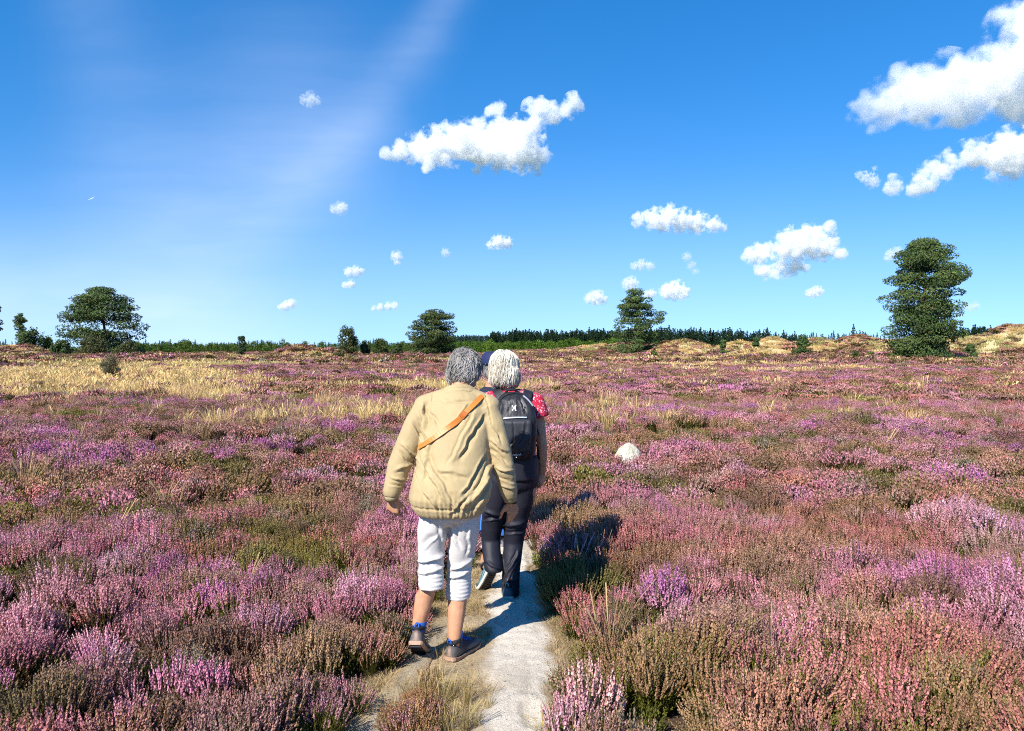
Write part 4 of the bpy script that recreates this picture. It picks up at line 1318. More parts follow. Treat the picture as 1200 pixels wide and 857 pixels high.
def body_mesh(J, heads, arms, hands, legs, X):
    b = B()
    n_ = lambda k: np.asarray(J[k], float)
    pel, chest, neck = n_('pelvis'), n_('chest'), n_('neck')
    bx, by = J['bust']
    b.ell(pel, (bx * .98, by * .95, .12)); b.capsule(pel, pel * .5 + chest * .5, by * .92, by * .86)
    b.ell(pel * .45 + chest * .55, (bx * .84, by * .84, .17)); b.ell(chest, (bx * .95, by, .15))
    for sd in ('L', 'R'):
        b.capsule(chest * .35 + n_('sh' + sd) * .65, n_('sh' + sd), .06, .05)
        b.capsule(neck * .8 + chest * .2, n_('sh' + sd), .05, .046)
        b.capsule(pel * .7 + n_('hip' + sd) * .3, n_('hip' + sd), .09, .085)
        limb_solids(b, n_('sh' + sd), n_('el' + sd), n_('wr' + sd), arms)
        limb_solids(b, n_('hip' + sd), n_('kn' + sd), n_('an' + sd), legs)
        b.capsule(n_('an' + sd), X[sd]([0, -.035, .055])[0], .030, .026); b.capsule(X[sd]([0, -.035, .052])[0], X[sd]([0, .11, .036])[0], .024, .018)
        hand_solids(b, n_('wr' + sd), *hands[sd])
    hc, R, s = heads
    b.capsule(neck - np.array([0, 0, .03]), hc - R[:, 2] * .05 - R[:, 1] * .02, .056, .053)
    head_solids(b, hc, R, s)
    return fuse('body', b, .0058, 2)


def loft_mesh(b, path, ys, ww, dd, n=40, e=2.2):
    pass


def fold_noise(V, N, segs, px2, amp_noise=.004, seed=0, back=True):
    """press cloth folds into a garment: segs of (x0, z0, x1, z1, width, depth) on the side facing -y"""
    D = np.zeros(len(V))
    wgt = sstep(.25, -.25, N[:, 1]) if back else 1.0
    wob = (fbm(V[:, 0] * 14, V[:, 2] * 14, V[:, 1] * 14, seed + 2, 3) - .5) * .03
    for x0, z0, x1, z1, wd, dp in segs:
        wd, dp = wd * .85, dp * 1.5
        dx, dz = x1 - x0, z1 - z0; L = math.hypot(dx, dz)
        a = ((V[:, 0] - x0) * dx + (V[:, 2] - z0) * dz) / L; c = (-(V[:, 0] - x0) * dz + (V[:, 2] - z0) * dx) / L + wob
        t = np.clip(a / L, 0, 1); end = sstep(-.03, .03, a) * sstep(L + .03, L - .03, a)
        prof = np.where(c > 0, np.exp(-(c / (1.5 * wd)) ** 2), np.exp(-(c / (.5 * wd)) ** 2)) - .5 * np.exp(-((c + wd * .95) / (.55 * wd)) ** 2)
        D += wgt * dp * prof * end
    if amp_noise:
        D += amp_noise * 2 * (fbm(V[:, 0] * 9 + V[:, 2] * 3, V[:, 2] * 4 - V[:, 0] * 2, V[:, 1] * 9, seed, 4) - .5)
        D += amp_noise * .9 * (fbm(V[:, 0] * 22 + V[:, 2] * 12, V[:, 2] * 9 - V[:, 0] * 5, V[:, 1] * 18, seed + 5, 2) - .5)
    return V + N * D[:, None]


def hair_mesh(hc, R, s, seed, n, length, cols, flow='short', nape=-.075, puff=.016, vol=1.0):
    """a cap of hair with many separate locks"""
    g = np.random.default_rng(seed)
    def q(v): return hc + (np.asarray(v) * s) @ R.T
    b = B()
    # cap
    b.ell(q((0, -.018, .034)), np.array([.074 + puff, .092 + puff, .089 + puff]) * s, R, 28)
    if flow == 'bob':
        b.ell(q((0, -.035, -.02)), np.array([.088 + puff * .6, .076 + puff, .085]) * s, R, 28)
        b.ell(q((0, -.04, -.055)), np.array([.086 + puff * .6, .064 + puff, .058]) * s, R, 28)
    else:
        b.ell(q((0, -.045, -.025)), np.array([.070 + puff * .7, .058 + puff, .070]) * s, R, 24)
    me = fuse('hair', b, .008, 2)
    V = get_v(me); N = get_n(me)
    loc = ((V - hc) @ R) / s
    # clear the face
    face = sstep(.03, .05, loc[:, 1] - .25 * np.maximum(loc[:, 2] - .06, 0) * -1) * sstep(.095, .07, loc[:, 2])
    V = V - N * ((face * .030))[:, None]
    V = V + N * ((fbm(loc[:, 0] * 16, loc[:, 1] * 16, loc[:, 2] * 10, seed, 3) - .5) * .014 * vol)[:, None]
    set_v(me, V)
    k = fbm(loc[:, 0] * 30, loc[:, 1] * 30, loc[:, 2] * 14, seed + 1, 3)[:, None]
    C0 = cols[0] + (cols[1] - cols[0]) * k
    bvh = BVHTree.FromPolygons([tuple(v) for v in V], [tuple(p.vertices) for p in me.polygons])
    L = B()
    cnt = 0
    while cnt < n:
        d = g.normal(0, 1, 3); d /= np.linalg.norm(d)
        if d[1] > .35 and d[2] < .55: continue
        if d[2] < -.72: continue
        root = q(d * np.array([.086, .104, .10]) + np.array([0, -.02, .02]))
        hit = bvh.find_nearest(Vector(root))
        p = np.array(hit[0]); nn = np.array(hit[1])
        if nn @ (p - hc) < 0: nn = -nn
        cnt += 1
        crown = q((.01, -.045, .115)); away = p - crown
        t = away - nn * (away @ nn) + R[:, 2] * -.02 + g.normal(0, .03, 3)
        if flow == 'bob': t = t + R[:, 2] * -.06
        t = unit(t - nn * (t @ nn))
        pts = [p - nn * .004]; ll = length * g.uniform(.6, 1.15) / 6
        lift_ = g.uniform(.001, .009) + (.012 if g.random() < .05 else 0)
        cv = g.normal(0, .38 if flow != 'bob' else .13); ph = g.uniform(0, 6)
        for j in range(6):
            bi = np.cross(nn, t)
            t = unit(t + bi * cv * .28 + (R[:, 2] * -.10 if flow == 'bob' else 0) + nn * .10 * math.sin(ph + j * 1.3))
            x = pts[-1] + t * ll
            h2 = bvh.find_nearest(Vector(x)); hp, hn = np.array(h2[0]), np.array(h2[1])
            if hn @ (hp - hc) < 0: hn = -hn
            off = (lift_ + .005 * math.sin(ph + j)) * (1 if flow != 'bob' else .8)
            if (x - hp) @ hn < off: x = x + hn * (off - (x - hp) @ hn)
            top_ = lift_ + .009
            if (x - hp) @ hn > top_: x = x + hn * (top_ - (x - hp) @ hn)
            pts.append(x); nn = hn
            t = unit(t - nn * (t @ nn) * .6)
        lr = ((p - hc) @ R) / s
        kk = float(np.clip(-.15 + 1.35 * fbm(np.array([lr[0] * 24]), np.array([lr[1] * 24]), np.array([lr[2] * 13]), seed + 3, 2)[0] + g.normal(0, .10), 0, 1))
        c = cols[0] + (cols[1] - cols[0]) * kk
        w0 = .0016 * g.uniform(.7, 1.5)
        L.tube(pts, [w0 * .7, w0, w0, w0 * .9, w0 * .8, w0 * .55, w0 * .2], 4, c.clip(.01, .95))
    nv = len(V)
    F = [np.array([list(p.vertices) for p in me.polygons if len(p.vertices) == 4])]
    F3 = [list(p.vertices) for p in me.polygons if len(p.vertices) == 3]
    if F3: F.append(np.array(F3))
    F += [np.vstack(L.Q) + nv, np.vstack(L.T) + nv]
    return mk_mesh('hair', np.vstack([V, L.verts()]), F, {'Col': np.vstack([C0, np.vstack(L.C)])}, True)


def shoe(e, ball, heading, pitch, mats, s=1.0, pattern=None, sock=None, ankle=None):
    """ball: ground point under the ball of the foot; pitch lifts the heel"""
    X = shoe_frame(ball, heading, pitch, s)
    yk = np.array([-.082, -.074, -.05, -.02, .02, .06, .10, .14, .17, .186, .192])
    hw = np.array([.021, .030, .035, .036, .036, .040, .046, .046, .038, .024, .010])
    hz = np.array([.060, .085, .098, .098, .092, .078, .064, .055, .048, .042, .034])
    a = np.linspace(0, 2 * PI, 29)[:-1]
    rings = []
    for y_, w_, h_ in zip(yk, hw, hz):
        x_ = np.cos(a) * w_ * np.where(np.sin(a) > 0, 1 - .30 * np.sin(a) ** 2, 1.0); z_ = np.where(np.sin(a) > 0, .028 + np.sin(a) * (h_ - .028), .028 + np.sin(a) * .010)
        rings.append(np.stack([x_, np.full_like(a, y_), z_], 1))
    b = B(); b.loft(rings)
    V0 = b.verts(); me = b.mesh('shoe', True)
    if pattern is not None: set_col(me, pattern(V0))
    set_v(me, X(V0)); up = into(e, me, 'shoe', mats[0])
    b = B(); rings = []
    for y_, w_ in zip(yk, hw):
        w2 = w_ + .005
        y2 = y_ * 1.035; rise = .022 * max(0, (y_ - .13) / .06) ** 1.5 * .6 + (.006 if y_ < -.07 else 0)
        x_ = np.array([-w2 * .92, -w2, -w2, w2, w2, w2 * .92]); z_ = np.array([0, .006, .017, .017, .006, 0]) + rise
        if y_ < -.02: z_[2:4] += .003
        rings.append(np.stack([x_, np.full(6, y2), z_], 1))
    b.loft(rings); me = b.mesh('sole', False); set_v(me, X(b.verts())); into(e, me, 'sole', mats[1], up)
    # tread blocks
    b = B()
    for yy_ in np.arange(-.07, .17, .022):
        b.box((0, yy_, -.001 + .022 * max(0, (yy_ - .13) / .06) ** 1.5 * .6), (np.interp(yy_, yk, hw) * .85, .007, .003))
    me = b.mesh('tread', False); set_v(me, X(b.verts())); into(e, me, 'tread', mats[2], up)
    # padded collar, pull tab and laces
    b = B(); b.tube([(.027 * math.cos(t_), -.027 + .040 * math.sin(t_), .094 + .004 * math.cos(2 * t_)) for t_ in np.linspace(0, 2 * PI, 21)], .0125, 8); me = b.mesh('collar'); set_v(me, X(b.verts())); into(e, me, 'collar', mats[2], up)
    b = B(); b.tube([(math.cos(t_) * .010, -.077 - .005 * math.sin(t_), .098 + .015 * math.sin(t_)) for t_ in np.linspace(-.4, PI + .4, 12)], .0045, 7); me = b.mesh('pull_tab'); set_v(me, X(b.verts())); into(e, me, 'pull_tab', mats[3], up)
    b = B()
    for yy_ in (.035, .055, .075, .095): b.tube([(-.024, yy_, np.interp(yy_, yk, hz) - .006), (0, yy_ + .006, np.interp(yy_, yk, hz) + .003), (.024, yy_, np.interp(yy_, yk, hz) - .006)], .0032, 6)
    me = b.mesh('lace'); set_v(me, X(b.verts())); into(e, me, 'lace', mats[3], up)
    if sock is not None:
        top = np.asarray(ankle); q = X(np.array([[0, -.02, .085]]))[0]
        d = unit(top - q)
        b = B(); b.tube([q, q + d * .03, q + d * .050, q + d * .056], [.036, .0365, .0365, .033], 16)
        into(e, b.mesh('sock'), 'sock', sock)
    return X(np.array([[0, -.03, .10]]))[0]


def ribbon(pts, nrm, width, thick, name):
    pts = np.asarray(pts, float); nrm = np.asarray(nrm, float)
    d = np.gradient(pts, axis=0); d /= np.linalg.norm(d, axis=1)[:, None]
    s = np.cross(d, nrm); s /= np.linalg.norm(s, axis=1)[:, None]; nn = np.cross(s, d)
    wd = np.broadcast_to(np.asarray(width, float), (len(pts),))[:, None]
    prof = [(-.5, 0), (-.46, 1), (.46, 1), (.5, 0)]
    b = B(); b.loft([np.array([pts[i] + s[i] * u * wd[i] + nn[i] * v * thick for u, v in prof]) for i in range(len(pts))])
    return b.mesh(name, False)


def bvh_of(*objs):
    V, F, n = [], [], 0
    for o in objs:
        off = np.array(o.matrix_world.translation) if o.parent is None else np.array(o.parent.location)
        if o.parent is not None and o.parent.parent is not None: off = off + np.array(o.parent.parent.location)
        v = get_v(o.data) + off; V += [tuple(k) for k in v]; F += [tuple(i + n for i in p.vertices) for p in o.data.polygons]; n += len(v)
    return BVHTree.FromPolygons(V, F)


def cloth(name, col, rough=.75, var=.10, weave=420, wr=18, strength=.35, dist=.006, spec=.25, sheen=0.0):
    t = NT(name)
    o_ = t.objco()
    n = t.noise(7, 5, .6, o_)
    c = t.ramp(n, [(.3, [k * (1 - var) for k in col]), (.7, [min(.95, k * (1 + var)) for k in col])])
    w1 = t.noise(weave, 2, .5, o_)
    c = t.mix(1.0, c, t.ramp(w1, [(.2, .86), (.8, 1.08)]), 'MULTIPLY')
    mp = t.n('Mapping', ins={'Vector': o_, 'Scale': (1.0, 1.0, .45), 'Rotation': (0, .5, 0)})
    n1 = t.bump(t.noise(wr, 5, .6, mp.outputs[0]), strength, dist)
    nrm = t.bump(w1, .15, .001, n1)
    p = t.principled(c, rough, nrm, spec)
    p.inputs['Sheen Weight'].default_value = sheen
    return t.m


# =========================================================== walker in the khaki jacket
D1 = 4.0
def A(px, py, d=D1): return P(px, py, d)
K1_ = D1 / FPX
J1 = dict(pelvis=A(526, 590, 3.97), chest=A(533, 505, 4.08), neck=A(539, 456, 4.13), bust=(.155, .115),
          shL=A(499, 479, 4.10), shR=A(571, 479, 4.09), elL=A(471, 535, 4.05), elR=A(589, 543, 4.02), wrL=A(461, 583, 4.03), wrR=A(598, 586, 4.08),
          hipL=A(509, 597, 3.98), hipR=A(545, 597, 3.98), knL=A(505, 664, 3.99), knR=A(539, 668, 4.06), anL=A(494, 738, 3.86), anR=A(530, 757, 3.945))
HR1 = basis((.22, 1, -.62), (.16, .5, 1)); HC1 = A(544.5, 438, 4.22)
SP1 = dict(L=(A(493, 768.5, 4.02) * np.array([1, 1, 0]), math.radians(2), math.radians(31), 1.0), R=(np.array([-.228, 4.085, 0]), math.radians(27), 0.0, 1.0))
X1 = ankles(J1, SP1)
e1 = person('person in khaki jacket and rolled white trousers with an orange strap across the back', (A(515, 775, 3.95)[0], 3.95, 0))
hands1 = dict(L=((-.10, .25, -1), (.35, .85, .1), .98, .95, 1, .8), R=((.22, .30, -1), (-.55, .75, .1), .98, .45, -1, 1.2))
b1 = body_mesh(J1, (HC1, HR1, .94), (.048, .043, .040, .042, .027), hands1, (.078, .060, .050, .054, .033), X1)
into(e1, hair_mesh(HC1, HR1, .93, 11, 8500, .066, (np.array([.10, .090, .080]), np.array([.50, .465, .42])), 'short', puff=.006), 'hair', M_HAIR)

# jacket: torso and sleeves grown together
def tors(rows, n=44, e=2.25):
    return [oring(A(cx, py, dy), hw * K1_, rd, n, e, 0, tl) for py, cx, hw, dy, rd, tl in rows]
b = B()
b.loft(tors([(603, 527, 36, 3.975, .135, 0), (599, 527, 40, 3.975, .150, 0), (592, 526, 43.5, 3.975, .160, 0), (582, 527, 47, 3.975, .172, 0), (568, 529, 47.5, 3.985, .172, 0), (545, 531, 44, 4.01, .160, 0),
             (520, 533, 41.5, 4.045, .150, 0), (500, 534, 42, 4.075, .142, 0), (484, 535, 42, 4.10, .128, -.1), (471, 536, 37, 4.12, .105, -.15), (464, 537, 28, 4.13, .085, -.2), (460, 538, 20, 4.14, .072, -.2), (457, 538.5, 15, 4.15, .062, -.25)]))
for px_ in (499, 572): b.capsule(A(px_ * .25 + 538 * .75, 466.5, 4.125), A(px_, 477.5, 4.105), .062, .069)
for sd, pts in (('L', [(500, 478, 4.10, .070), (488, 500, 4.08, .072), (477, 524, 4.055, .066), (467, 548, 4.035, .061), (462, 568, 4.02, .053), (459, 577, 4.015, .047), (458.5, 582, 4.015, .040)]),
                ('R', [(568, 479, 4.09, .070), (577, 500, 4.07, .071), (584, 524, 4.045, .064), (590, 547, 4.03, .058), (594, 566, 4.04, .050), (596.5, 576, 4.05, .045), (597.5, 582, 4.06, .039)])):
    pp = np.array([A(x_, y_, d_) for x_, y_, d_, r_ in pts]); rr_ = [r_ for *_, r_ in pts]
    b.tube(pp, rr_, 20)
# collar roll
b.tube([A(538.5, 458, 4.15) + np.array([.072 * math.cos(t_), .064 * math.sin(t_), .004 - .016 * math.sin(t_)]) for t_ in np.linspace(0, 2 * PI, 25)], .015, 8)
jk = fuse('jacket', b, .0052, 4)
V, N = get_v(jk), get_n(jk)
def seg(x0, y0, x1, y1, wd, dp, d=3.9):
    a, c = A(x0, y0, d), A(x1, y1, d); return (a[0], a[2], c[0], c[2], wd, dp)
S1 = [seg(504, 464, 498, 500, .005, -.005), seg(566, 464, 575, 500, .005, -.005), seg(507, 472, 564, 472, .005, -.004), seg(494, 478, 497, 505, .014, -.013), seg(500, 485, 512, 500, .010, -.008), seg(566, 490, 540, 535, .012, -.011), seg(556, 486, 528, 540, .014, .007), seg(548, 478, 530, 500, .012, -.006),
      seg(495, 538, 524, 585, .013, .009), seg(488, 556, 512, 590, .012, .009), seg(499, 530, 540, 592, .014, -.007), seg(575, 545, 556, 580, .014, .012), seg(567, 538, 545, 576, .012, -.010),
      seg(570, 560, 540, 593, .014, .010), seg(560, 572, 530, 598, .012, -.008), seg(573, 570, 556, 596, .012, .009), seg(520, 470, 545, 473, .010, -.004), seg(505, 520, 500, 560, .016, -.007), seg(515, 548, 548, 556, .016, .005),
      seg(468, 526, 487, 540, .010, .011), seg(464, 535, 484, 550, .010, -.009), seg(463, 553, 480, 548, .009, .009), seg(457, 562, 473, 566, .008, .007), seg(456, 571, 470, 574, .007, -.006), seg(480, 500, 494, 520, .011, -.009), seg(485, 490, 497, 512, .009, .007),
      seg(576, 520, 592, 532, .009, .010), seg(574, 530, 594, 545, .009, -.010), seg(578, 505, 586, 520, .010, -.007), seg(583, 552, 600, 556, .008, .008), seg(585, 562, 602, 570, .007, -.006), seg(588, 572, 603, 577, .006, .006)]
V = fold_noise(V, N, S1, None, .0036, 3)
# gathered elastic hem
zh = (A(520, 597, 3.9)[2] - V[:, 2])
tor = np.abs(V[:, 0] - A(527, 600, 3.975)[0]) < .22
ang = np.arctan2(V[:, 1] - 3.975, V[:, 0] - A(527, 600, 3.975)[0])
gth = np.sin(ang * 46 + 5 * fbm(ang * 3, ang * 0, seed=4)) * .5 + np.sin(ang * 29 + 2) * .5
near = sstep(-.11, -.01, zh) * sstep(.05, .02, zh) * tor * (V[:, 2] < A(520, 575, 3.9)[2])
V = V + N * (near * gth * .0055)[:, None]
V = V + N * (tor * (-.006 * np.exp(-((zh + .012) / .006) ** 2)))[:, None]
set_v(jk, V); smooth_mesh(jk, 1, .3)
M_JK = cloth('khaki_cotton', (.405, .305, .155), .68, .07, 300, 34, .45, .006, .25, .1)
jk_w = jk.copy()
jacket = into(e1, jk, 'jacket', M_JK)
b = B(); b.loft([oring(A(538.5, y_, 4.148), rx, ry, 40, 2.1, 0, -.22) for y_, rx, ry in ((452.5, .060, .054), (453.2, .068, .061), (456.5, .084, .072), (460.5, .104, .086), (462.2, .108, .088), (462.6, .100, .080))])
cm = fuse('collar', b, .006, 2); V, N = get_v(cm), get_n(cm); set_v(cm, fold_noise(V, N, [], None, .005, 61)); into(e1, cm, 'collar', M_JK, jacket)
# elastic cuff bands, a darker khaki than the jacket
for sd, c0, c1, r_ in (('L', (458.7, 580, 4.015), (459.5, 586, 4.02), .036), ('R', (597.3, 580.5, 4.06), (598, 586.5, 4.07), .036)):
    q0, q1 = A(*c0), A(*c1); b = B(); b.tube([q0, q0 * .6 + q1 * .4, q1], [r_, r_ * 1.04, r_ * .93], 18); into(e1, b.mesh('cuff'), 'cuff', plain_mat('darker_khaki_rib', (.30, .24, .13), .8, .1, 90, .5), jacket)
# watch strap
q = A(598.5, 587.5, 4.075); b = B(); b.tube([q + np.array([0, 0, .004]), q - np.array([0, 0, .010])], [.033, .032], 16); into(e1, b.mesh('watch_strap'), 'watch_strap', plain_mat('dark_leather_strap', (.03, .02, .015), .5), None)

# rolled white trousers
b = B()
b.ell(A(527, 598, 3.98), (.160, .120, .085))
for pts in ([(511, 600, 3.98, .083, .088), (507, 620, 3.98, .079, .084), (505.5, 640, 3.985, .071, .076), (505, 658, 3.985, .066, .070), (505, 668, 3.975, .065, .067), (505, 678, 3.96, .066, .066), (505, 686, 3.945, .066, .065), (505, 690, 3.94, .058, .058)],
            [(545, 600, 3.98, .083, .088), (544.5, 622, 3.995, .079, .084), (541, 645, 4.02, .073, .078), (538.5, 662, 4.04, .066, .070), (538, 676, 4.04, .064, .066), (537.5, 688, 4.03, .065, .066), (537, 697, 4.025, .066, .065), (537, 701, 4.02, .058, .058)]):
    b.loft([oring(A(x_, y_, d_), rx, ry, 28) for x_, y_, d_, rx, ry in pts][::-1])
tr = fuse('trousers', b, .0058, 3)
V, N = get_v(tr), get_n(tr)
lo = sstep(A(0, 655, 4)[2], A(0, 680, 4)[2], V[:, 2])
sc = np.sin(V[:, 2] * 330 + 9 * fbm(V[:, 0] * 12, V[:, 1] * 12, V[:, 2] * 9, 8, 3)) * (.35 + fbm(V[:, 0] * 9, V[:, 1] * 9, V[:, 2] * 20, 12, 2))
V = V + N * (lo * sc * .0026)[:, None]
S2 = [seg(492, 660, 521, 650, .012, .010, 3.95), seg(490, 672, 520, 664, .010, .008, 3.95), seg(495, 640, 510, 625, .014, -.007, 3.95), seg(528, 668, 556, 655, .012, .009, 3.98), seg(526, 678, 552, 670, .010, .008, 3.98), seg(531, 610, 538, 640, .013, -.009, 3.95), seg(515, 610, 521, 635, .012, .007, 3.95), seg(552, 610, 548, 650, .012, .006, 3.95)]
V = fold_noise(V, N, S2, None, .003, 17)
set_v(tr, V)
tuck(b1, (jk_w, tr), bare_of(J1, (HC1,), unit((0, .35, 1)), A(0, 693, 4.0)[2]))
body1 = into(e1, b1, 'body', M_SKIN)
for sx in (-.031, .031):
    b = B(); b.ell(HC1 + HR1 @ np.array([sx, .076, .004]), (.0115,) * 3, None, 12); into(e1, b.mesh('eye'), 'eye', M_EYE, body1)
M_WHITE = cloth('white_cotton_twill', (.56, .525, .49), .75, .03, 520, 16, .35, .006)
into(e1, tr, 'trousers', M_WHITE)

M_SOLE1 = plain_mat('pale_tan_rubber', (.38, .24, .165), .7, .15, 40, .3)
M_DARK = plain_mat('black_rubber_and_padding', (.018, .018, .022), .7, .2, 40, .3)
M_BLUE = plain_mat('bright_blue_knit', (.02, .10, .42), .7, .15, 60, .3)
M_SHOE = vcol_mat('shoe_mesh_fabric', .65, 240, .5, .002)
def pat1(V):
    n = len(V); c = np.tile(np.array([.035, .036, .048]), (n, 1))
    z, y_, x_ = V[:, 2], V[:, 1], V[:, 0]
    lowr = (z < .074) & (y_ < .02)
    c[lowr] = (.11, .10, .095)
    st_ = np.sin(z * 330 + np.abs(x_) * 60) > .15
    c[lowr & st_] = (.075, .072, .075)
    c[(y_ < -.06) & (np.abs(x_) < .007) & (z < .08)] = (.30, .20, .15)
    c[(y_ > .02) & (z < .045)] = (.15, .14, .14)
    return c
for sd in 'LR':
    bl_, hd_, pt_, sc_ = SP1[sd]; shoe(e1, bl_, hd_, pt_, (M_SHOE, M_SOLE1, M_DARK, M_BLUE), sc_, pat1, M_BLUE, J1['an' + sd] * .6 + J1['kn' + sd] * .4)

# shoulder bag worn crosswise: strap over the back, bag on the far hip
bv = bvh_of(jacket)
def wrap(p2d, dstart, direc, lift=.003):
    out, nr = [], []
    for x_, z_ in p2d:
        h = bv.ray_cast(Vector((x_, dstart, z_)), Vector((0, direc, 0)))
        if h[0] is None: continue
        nn = np.array(h[1]); nn = nn if nn[1] * direc < 0 else -nn
        out.append(np.array(h[0]) + nn * lift); nr.append(nn)
    return out, nr
a0, a1 = A(571, 458.5, 4.03), A(494, 524, 3.95)
back, bn = wrap([(a0[0] + (a1[0] - a0[0]) * s_ + .010 * math.sin(PI * s_), a0[2] + (a1[2] - a0[2]) * s_ - .012 * math.sin(PI * s_)) for s_ in np.linspace(0.0, 1.03, 27)], 3.0, 1)
f0, f1 = a0 + np.array([.004, 0, -.01]), A(512, 585, 4.2)
front, fn = wrap([(f0[0] + (f1[0] - f0[0]) * s_, f0[2] + (f1[2] - f0[2]) * s_) for s_ in np.linspace(.02, .95, 16)], 5.0, -1)
e = empty('shoulder_bag', A(520, 590, 4.22)); tag(e, 'orange leather shoulder strap of a bag worn across the khaki jacket', 'bag')
tp = (back[0] + front[0]) / 2 + np.array([0.004, 0, .012]) if front else back[0]
pth = back[::-1] + [tp] + front; nrm = bn[::-1] + [np.array([.2, 0, 1.])] + fn
pth, nrm = np.array(pth), np.array(nrm)
for _ in range(4): pth[1:-1] = pth[1:-1] * .4 + .3 * (pth[:-2] + pth[2:]); nrm[1:-1] = nrm[1:-1] * .3 + .35 * (nrm[:-2] + nrm[2:])
pth = pth + nrm / np.linalg.norm(nrm, axis=1)[:, None] * .004
M_LEATHER = plain_mat('orange_leather', (.52, .175, .028), .45, .14, 25, .25, .002, .4)
strap = into(e, ribbon(pth, nrm, .029, .0035, 'strap'), 'strap', M_LEATHER)
mi = int(len(back) * .62); b = B()
for off in (0, 1):
    pass
ks = ribbon(pth[mi:mi + 3] + nrm[mi:mi + 3] * .003, nrm[mi:mi + 3], .034, .0045, 'keeper'); into(e, ks, 'keeper', plain_mat('dark_orange_leather', (.40, .11, .02), .45, .1), strap)
b = B(); c_ = A(518, 581, 4.185); b.loft([oring(c_ + np.array([0, 0, z_]), w_, t_, 24, 4) for z_, w_, t_ in ((-.10, .085, .02), (-.095, .10, .032), (0, .105, .036), (.07, .10, .03), (.08, .09, .018))])
into(e, b.mesh('bag'), 'bag', M_LEATHER)
b = B(); b.loft([oring(c_ + np.array([0, .006, z_]), w_, t_, 24, 4) for z_, w_, t_ in ((-.04, .09, .030), (-.03, .104, .037), (.072, .104, .034), (.088, .09, .018))]); into(e, b.mesh('flap'), 'flap', M_LEATHER)

# =========================================================== walker with the backpack
D2 = 4.98; K2_ = D2 / FPX
def A2(px, py, d=D2): return P(px, py, d)
J2 = dict(pelvis=A2(601, 562, 4.98), chest=A2(598, 487, 5.03), neck=A2(595, 456, 5.04), bust=(.165, .125),
          shL=A2(565, 473, 5.03), shR=A2(628, 473, 5.03), elL=A2(556, 522, 5.02), elR=A2(635, 520, 5.0), wrL=A2(554, 562, 5.10), wrR=A2(635.5, 553, 5.06),
          hipL=A2(585, 570, 4.98), hipR=A2(614, 570, 4.98), knL=A2(576, 628, 5.06), knR=A2(605, 634, 5.06), anL=A2(578, 672, 4.93), anR=A2(598, 690, 4.96))
HR2 = basis((-.06, 1, -.22), (.02, .2, 1)); HC2 = A2(590.5, 435.5, 5.07)
SP2 = dict(L=(np.array([-.185, 5.09, 0]), math.radians(-24), math.radians(47), .98), R=(np.array([-.005, 5.06, 0]), math.radians(8), 0.0, .98))
X2 = ankles(J2, SP2)
e2 = person('person with pale bobbed hair, patterned pink top and dark trousers wearing a black backpack', (A2(590, 700, 5.0)[0], 5.0, 0))
hands2 = dict(L=((0, .25, -1), (.7, .5, 0), .95, .6, 1), R=((.04, .22, -1), (-.75, .55, 0), .95, .75, -1))
b2 = body_mesh(J2, (HC2, HR2, .98), (.046, .039, .034, .036, .024), hands2, (.085, .065, .052, .055, .034), X2)
into(e2, hair_mesh(HC2, HR2, .965, 12, 8500, .105, (np.array([.36, .295, .20]), np.array([.88, .82, .69])), 'bob', puff=.010), 'hair', M_HAIR)
b = B()
rows = [(549, 602, 24, 4.985, .115), (545, 602, 26, 4.99, .125), (525, 600, 28, 5.005, .135), (505, 598, 29, 5.015, .135), (487, 597, 31, 5.03, .132), (474, 597, 33, 5.035, .115), (464, 596, 25, 5.04, .085), (457, 596, 14, 5.04, .062)]
b.loft([oring(A2(cx, py, dy), hw * K2_, rd, 36, 2.2) for py, cx, hw, dy, rd in rows])
for px_ in (566, 627): b.capsule(A2(px_ * .3 + 596 * .7, 466, 5.035), A2(px_, 472.5, 5.03), .060, .066)
for pts in ([(567, 472, 5.03, .068), (562, 488, 5.03, .070), (559, 500, 5.025, .066)], [(626, 472, 5.03, .066), (630.5, 483, 5.02, .066), (632.5, 490, 5.015, .063)]):
    b.tube([A2(x_, y_, d_) for x_, y_, d_, r_ in pts], [r_ for *_, r_ in pts], 18)
sh = fuse('blouse', b, .0066, 3); V, N = get_v(sh), get_n(sh); V = fold_noise(V, N, [], None, .005, 31); set_v(sh, V)
t = NT('red_and_white_print')
vo = t.n('TexVoronoi', ins={'Vector': t.objco(), 'Scale': 62.0}); vo.inputs['Randomness'].default_value = 1.0
n3 = t.noise(85, 3, .6, t.objco())
ad = t.n('Math', operation='ADD', ins={0: vo.outputs['Distance'], 1: n3})
c = t.ramp(ad.outputs[0], [(.70, (.66, .40, .42)), (.78, (.62, .36, .38)), (.86, (.50, .03, .07)), (1.1, (.44, .02, .05))])
t.principled(c, .7, t.bump(t.noise(24, 4, .6, t.objco()), .4, .006), .2)
sh_w = sh.copy()
blouse = into(e2, sh, 'blouse', t.m)
b = B()
b.ell(A2(601, 562, 4.98), (.172, .130, .11)); b.loft([oring(A2(603, y_, 4.985), w_ * K2_, .148, 30) for y_, w_ in ((560, 29), (546, 29), (538, 28.5), (534, 28))])
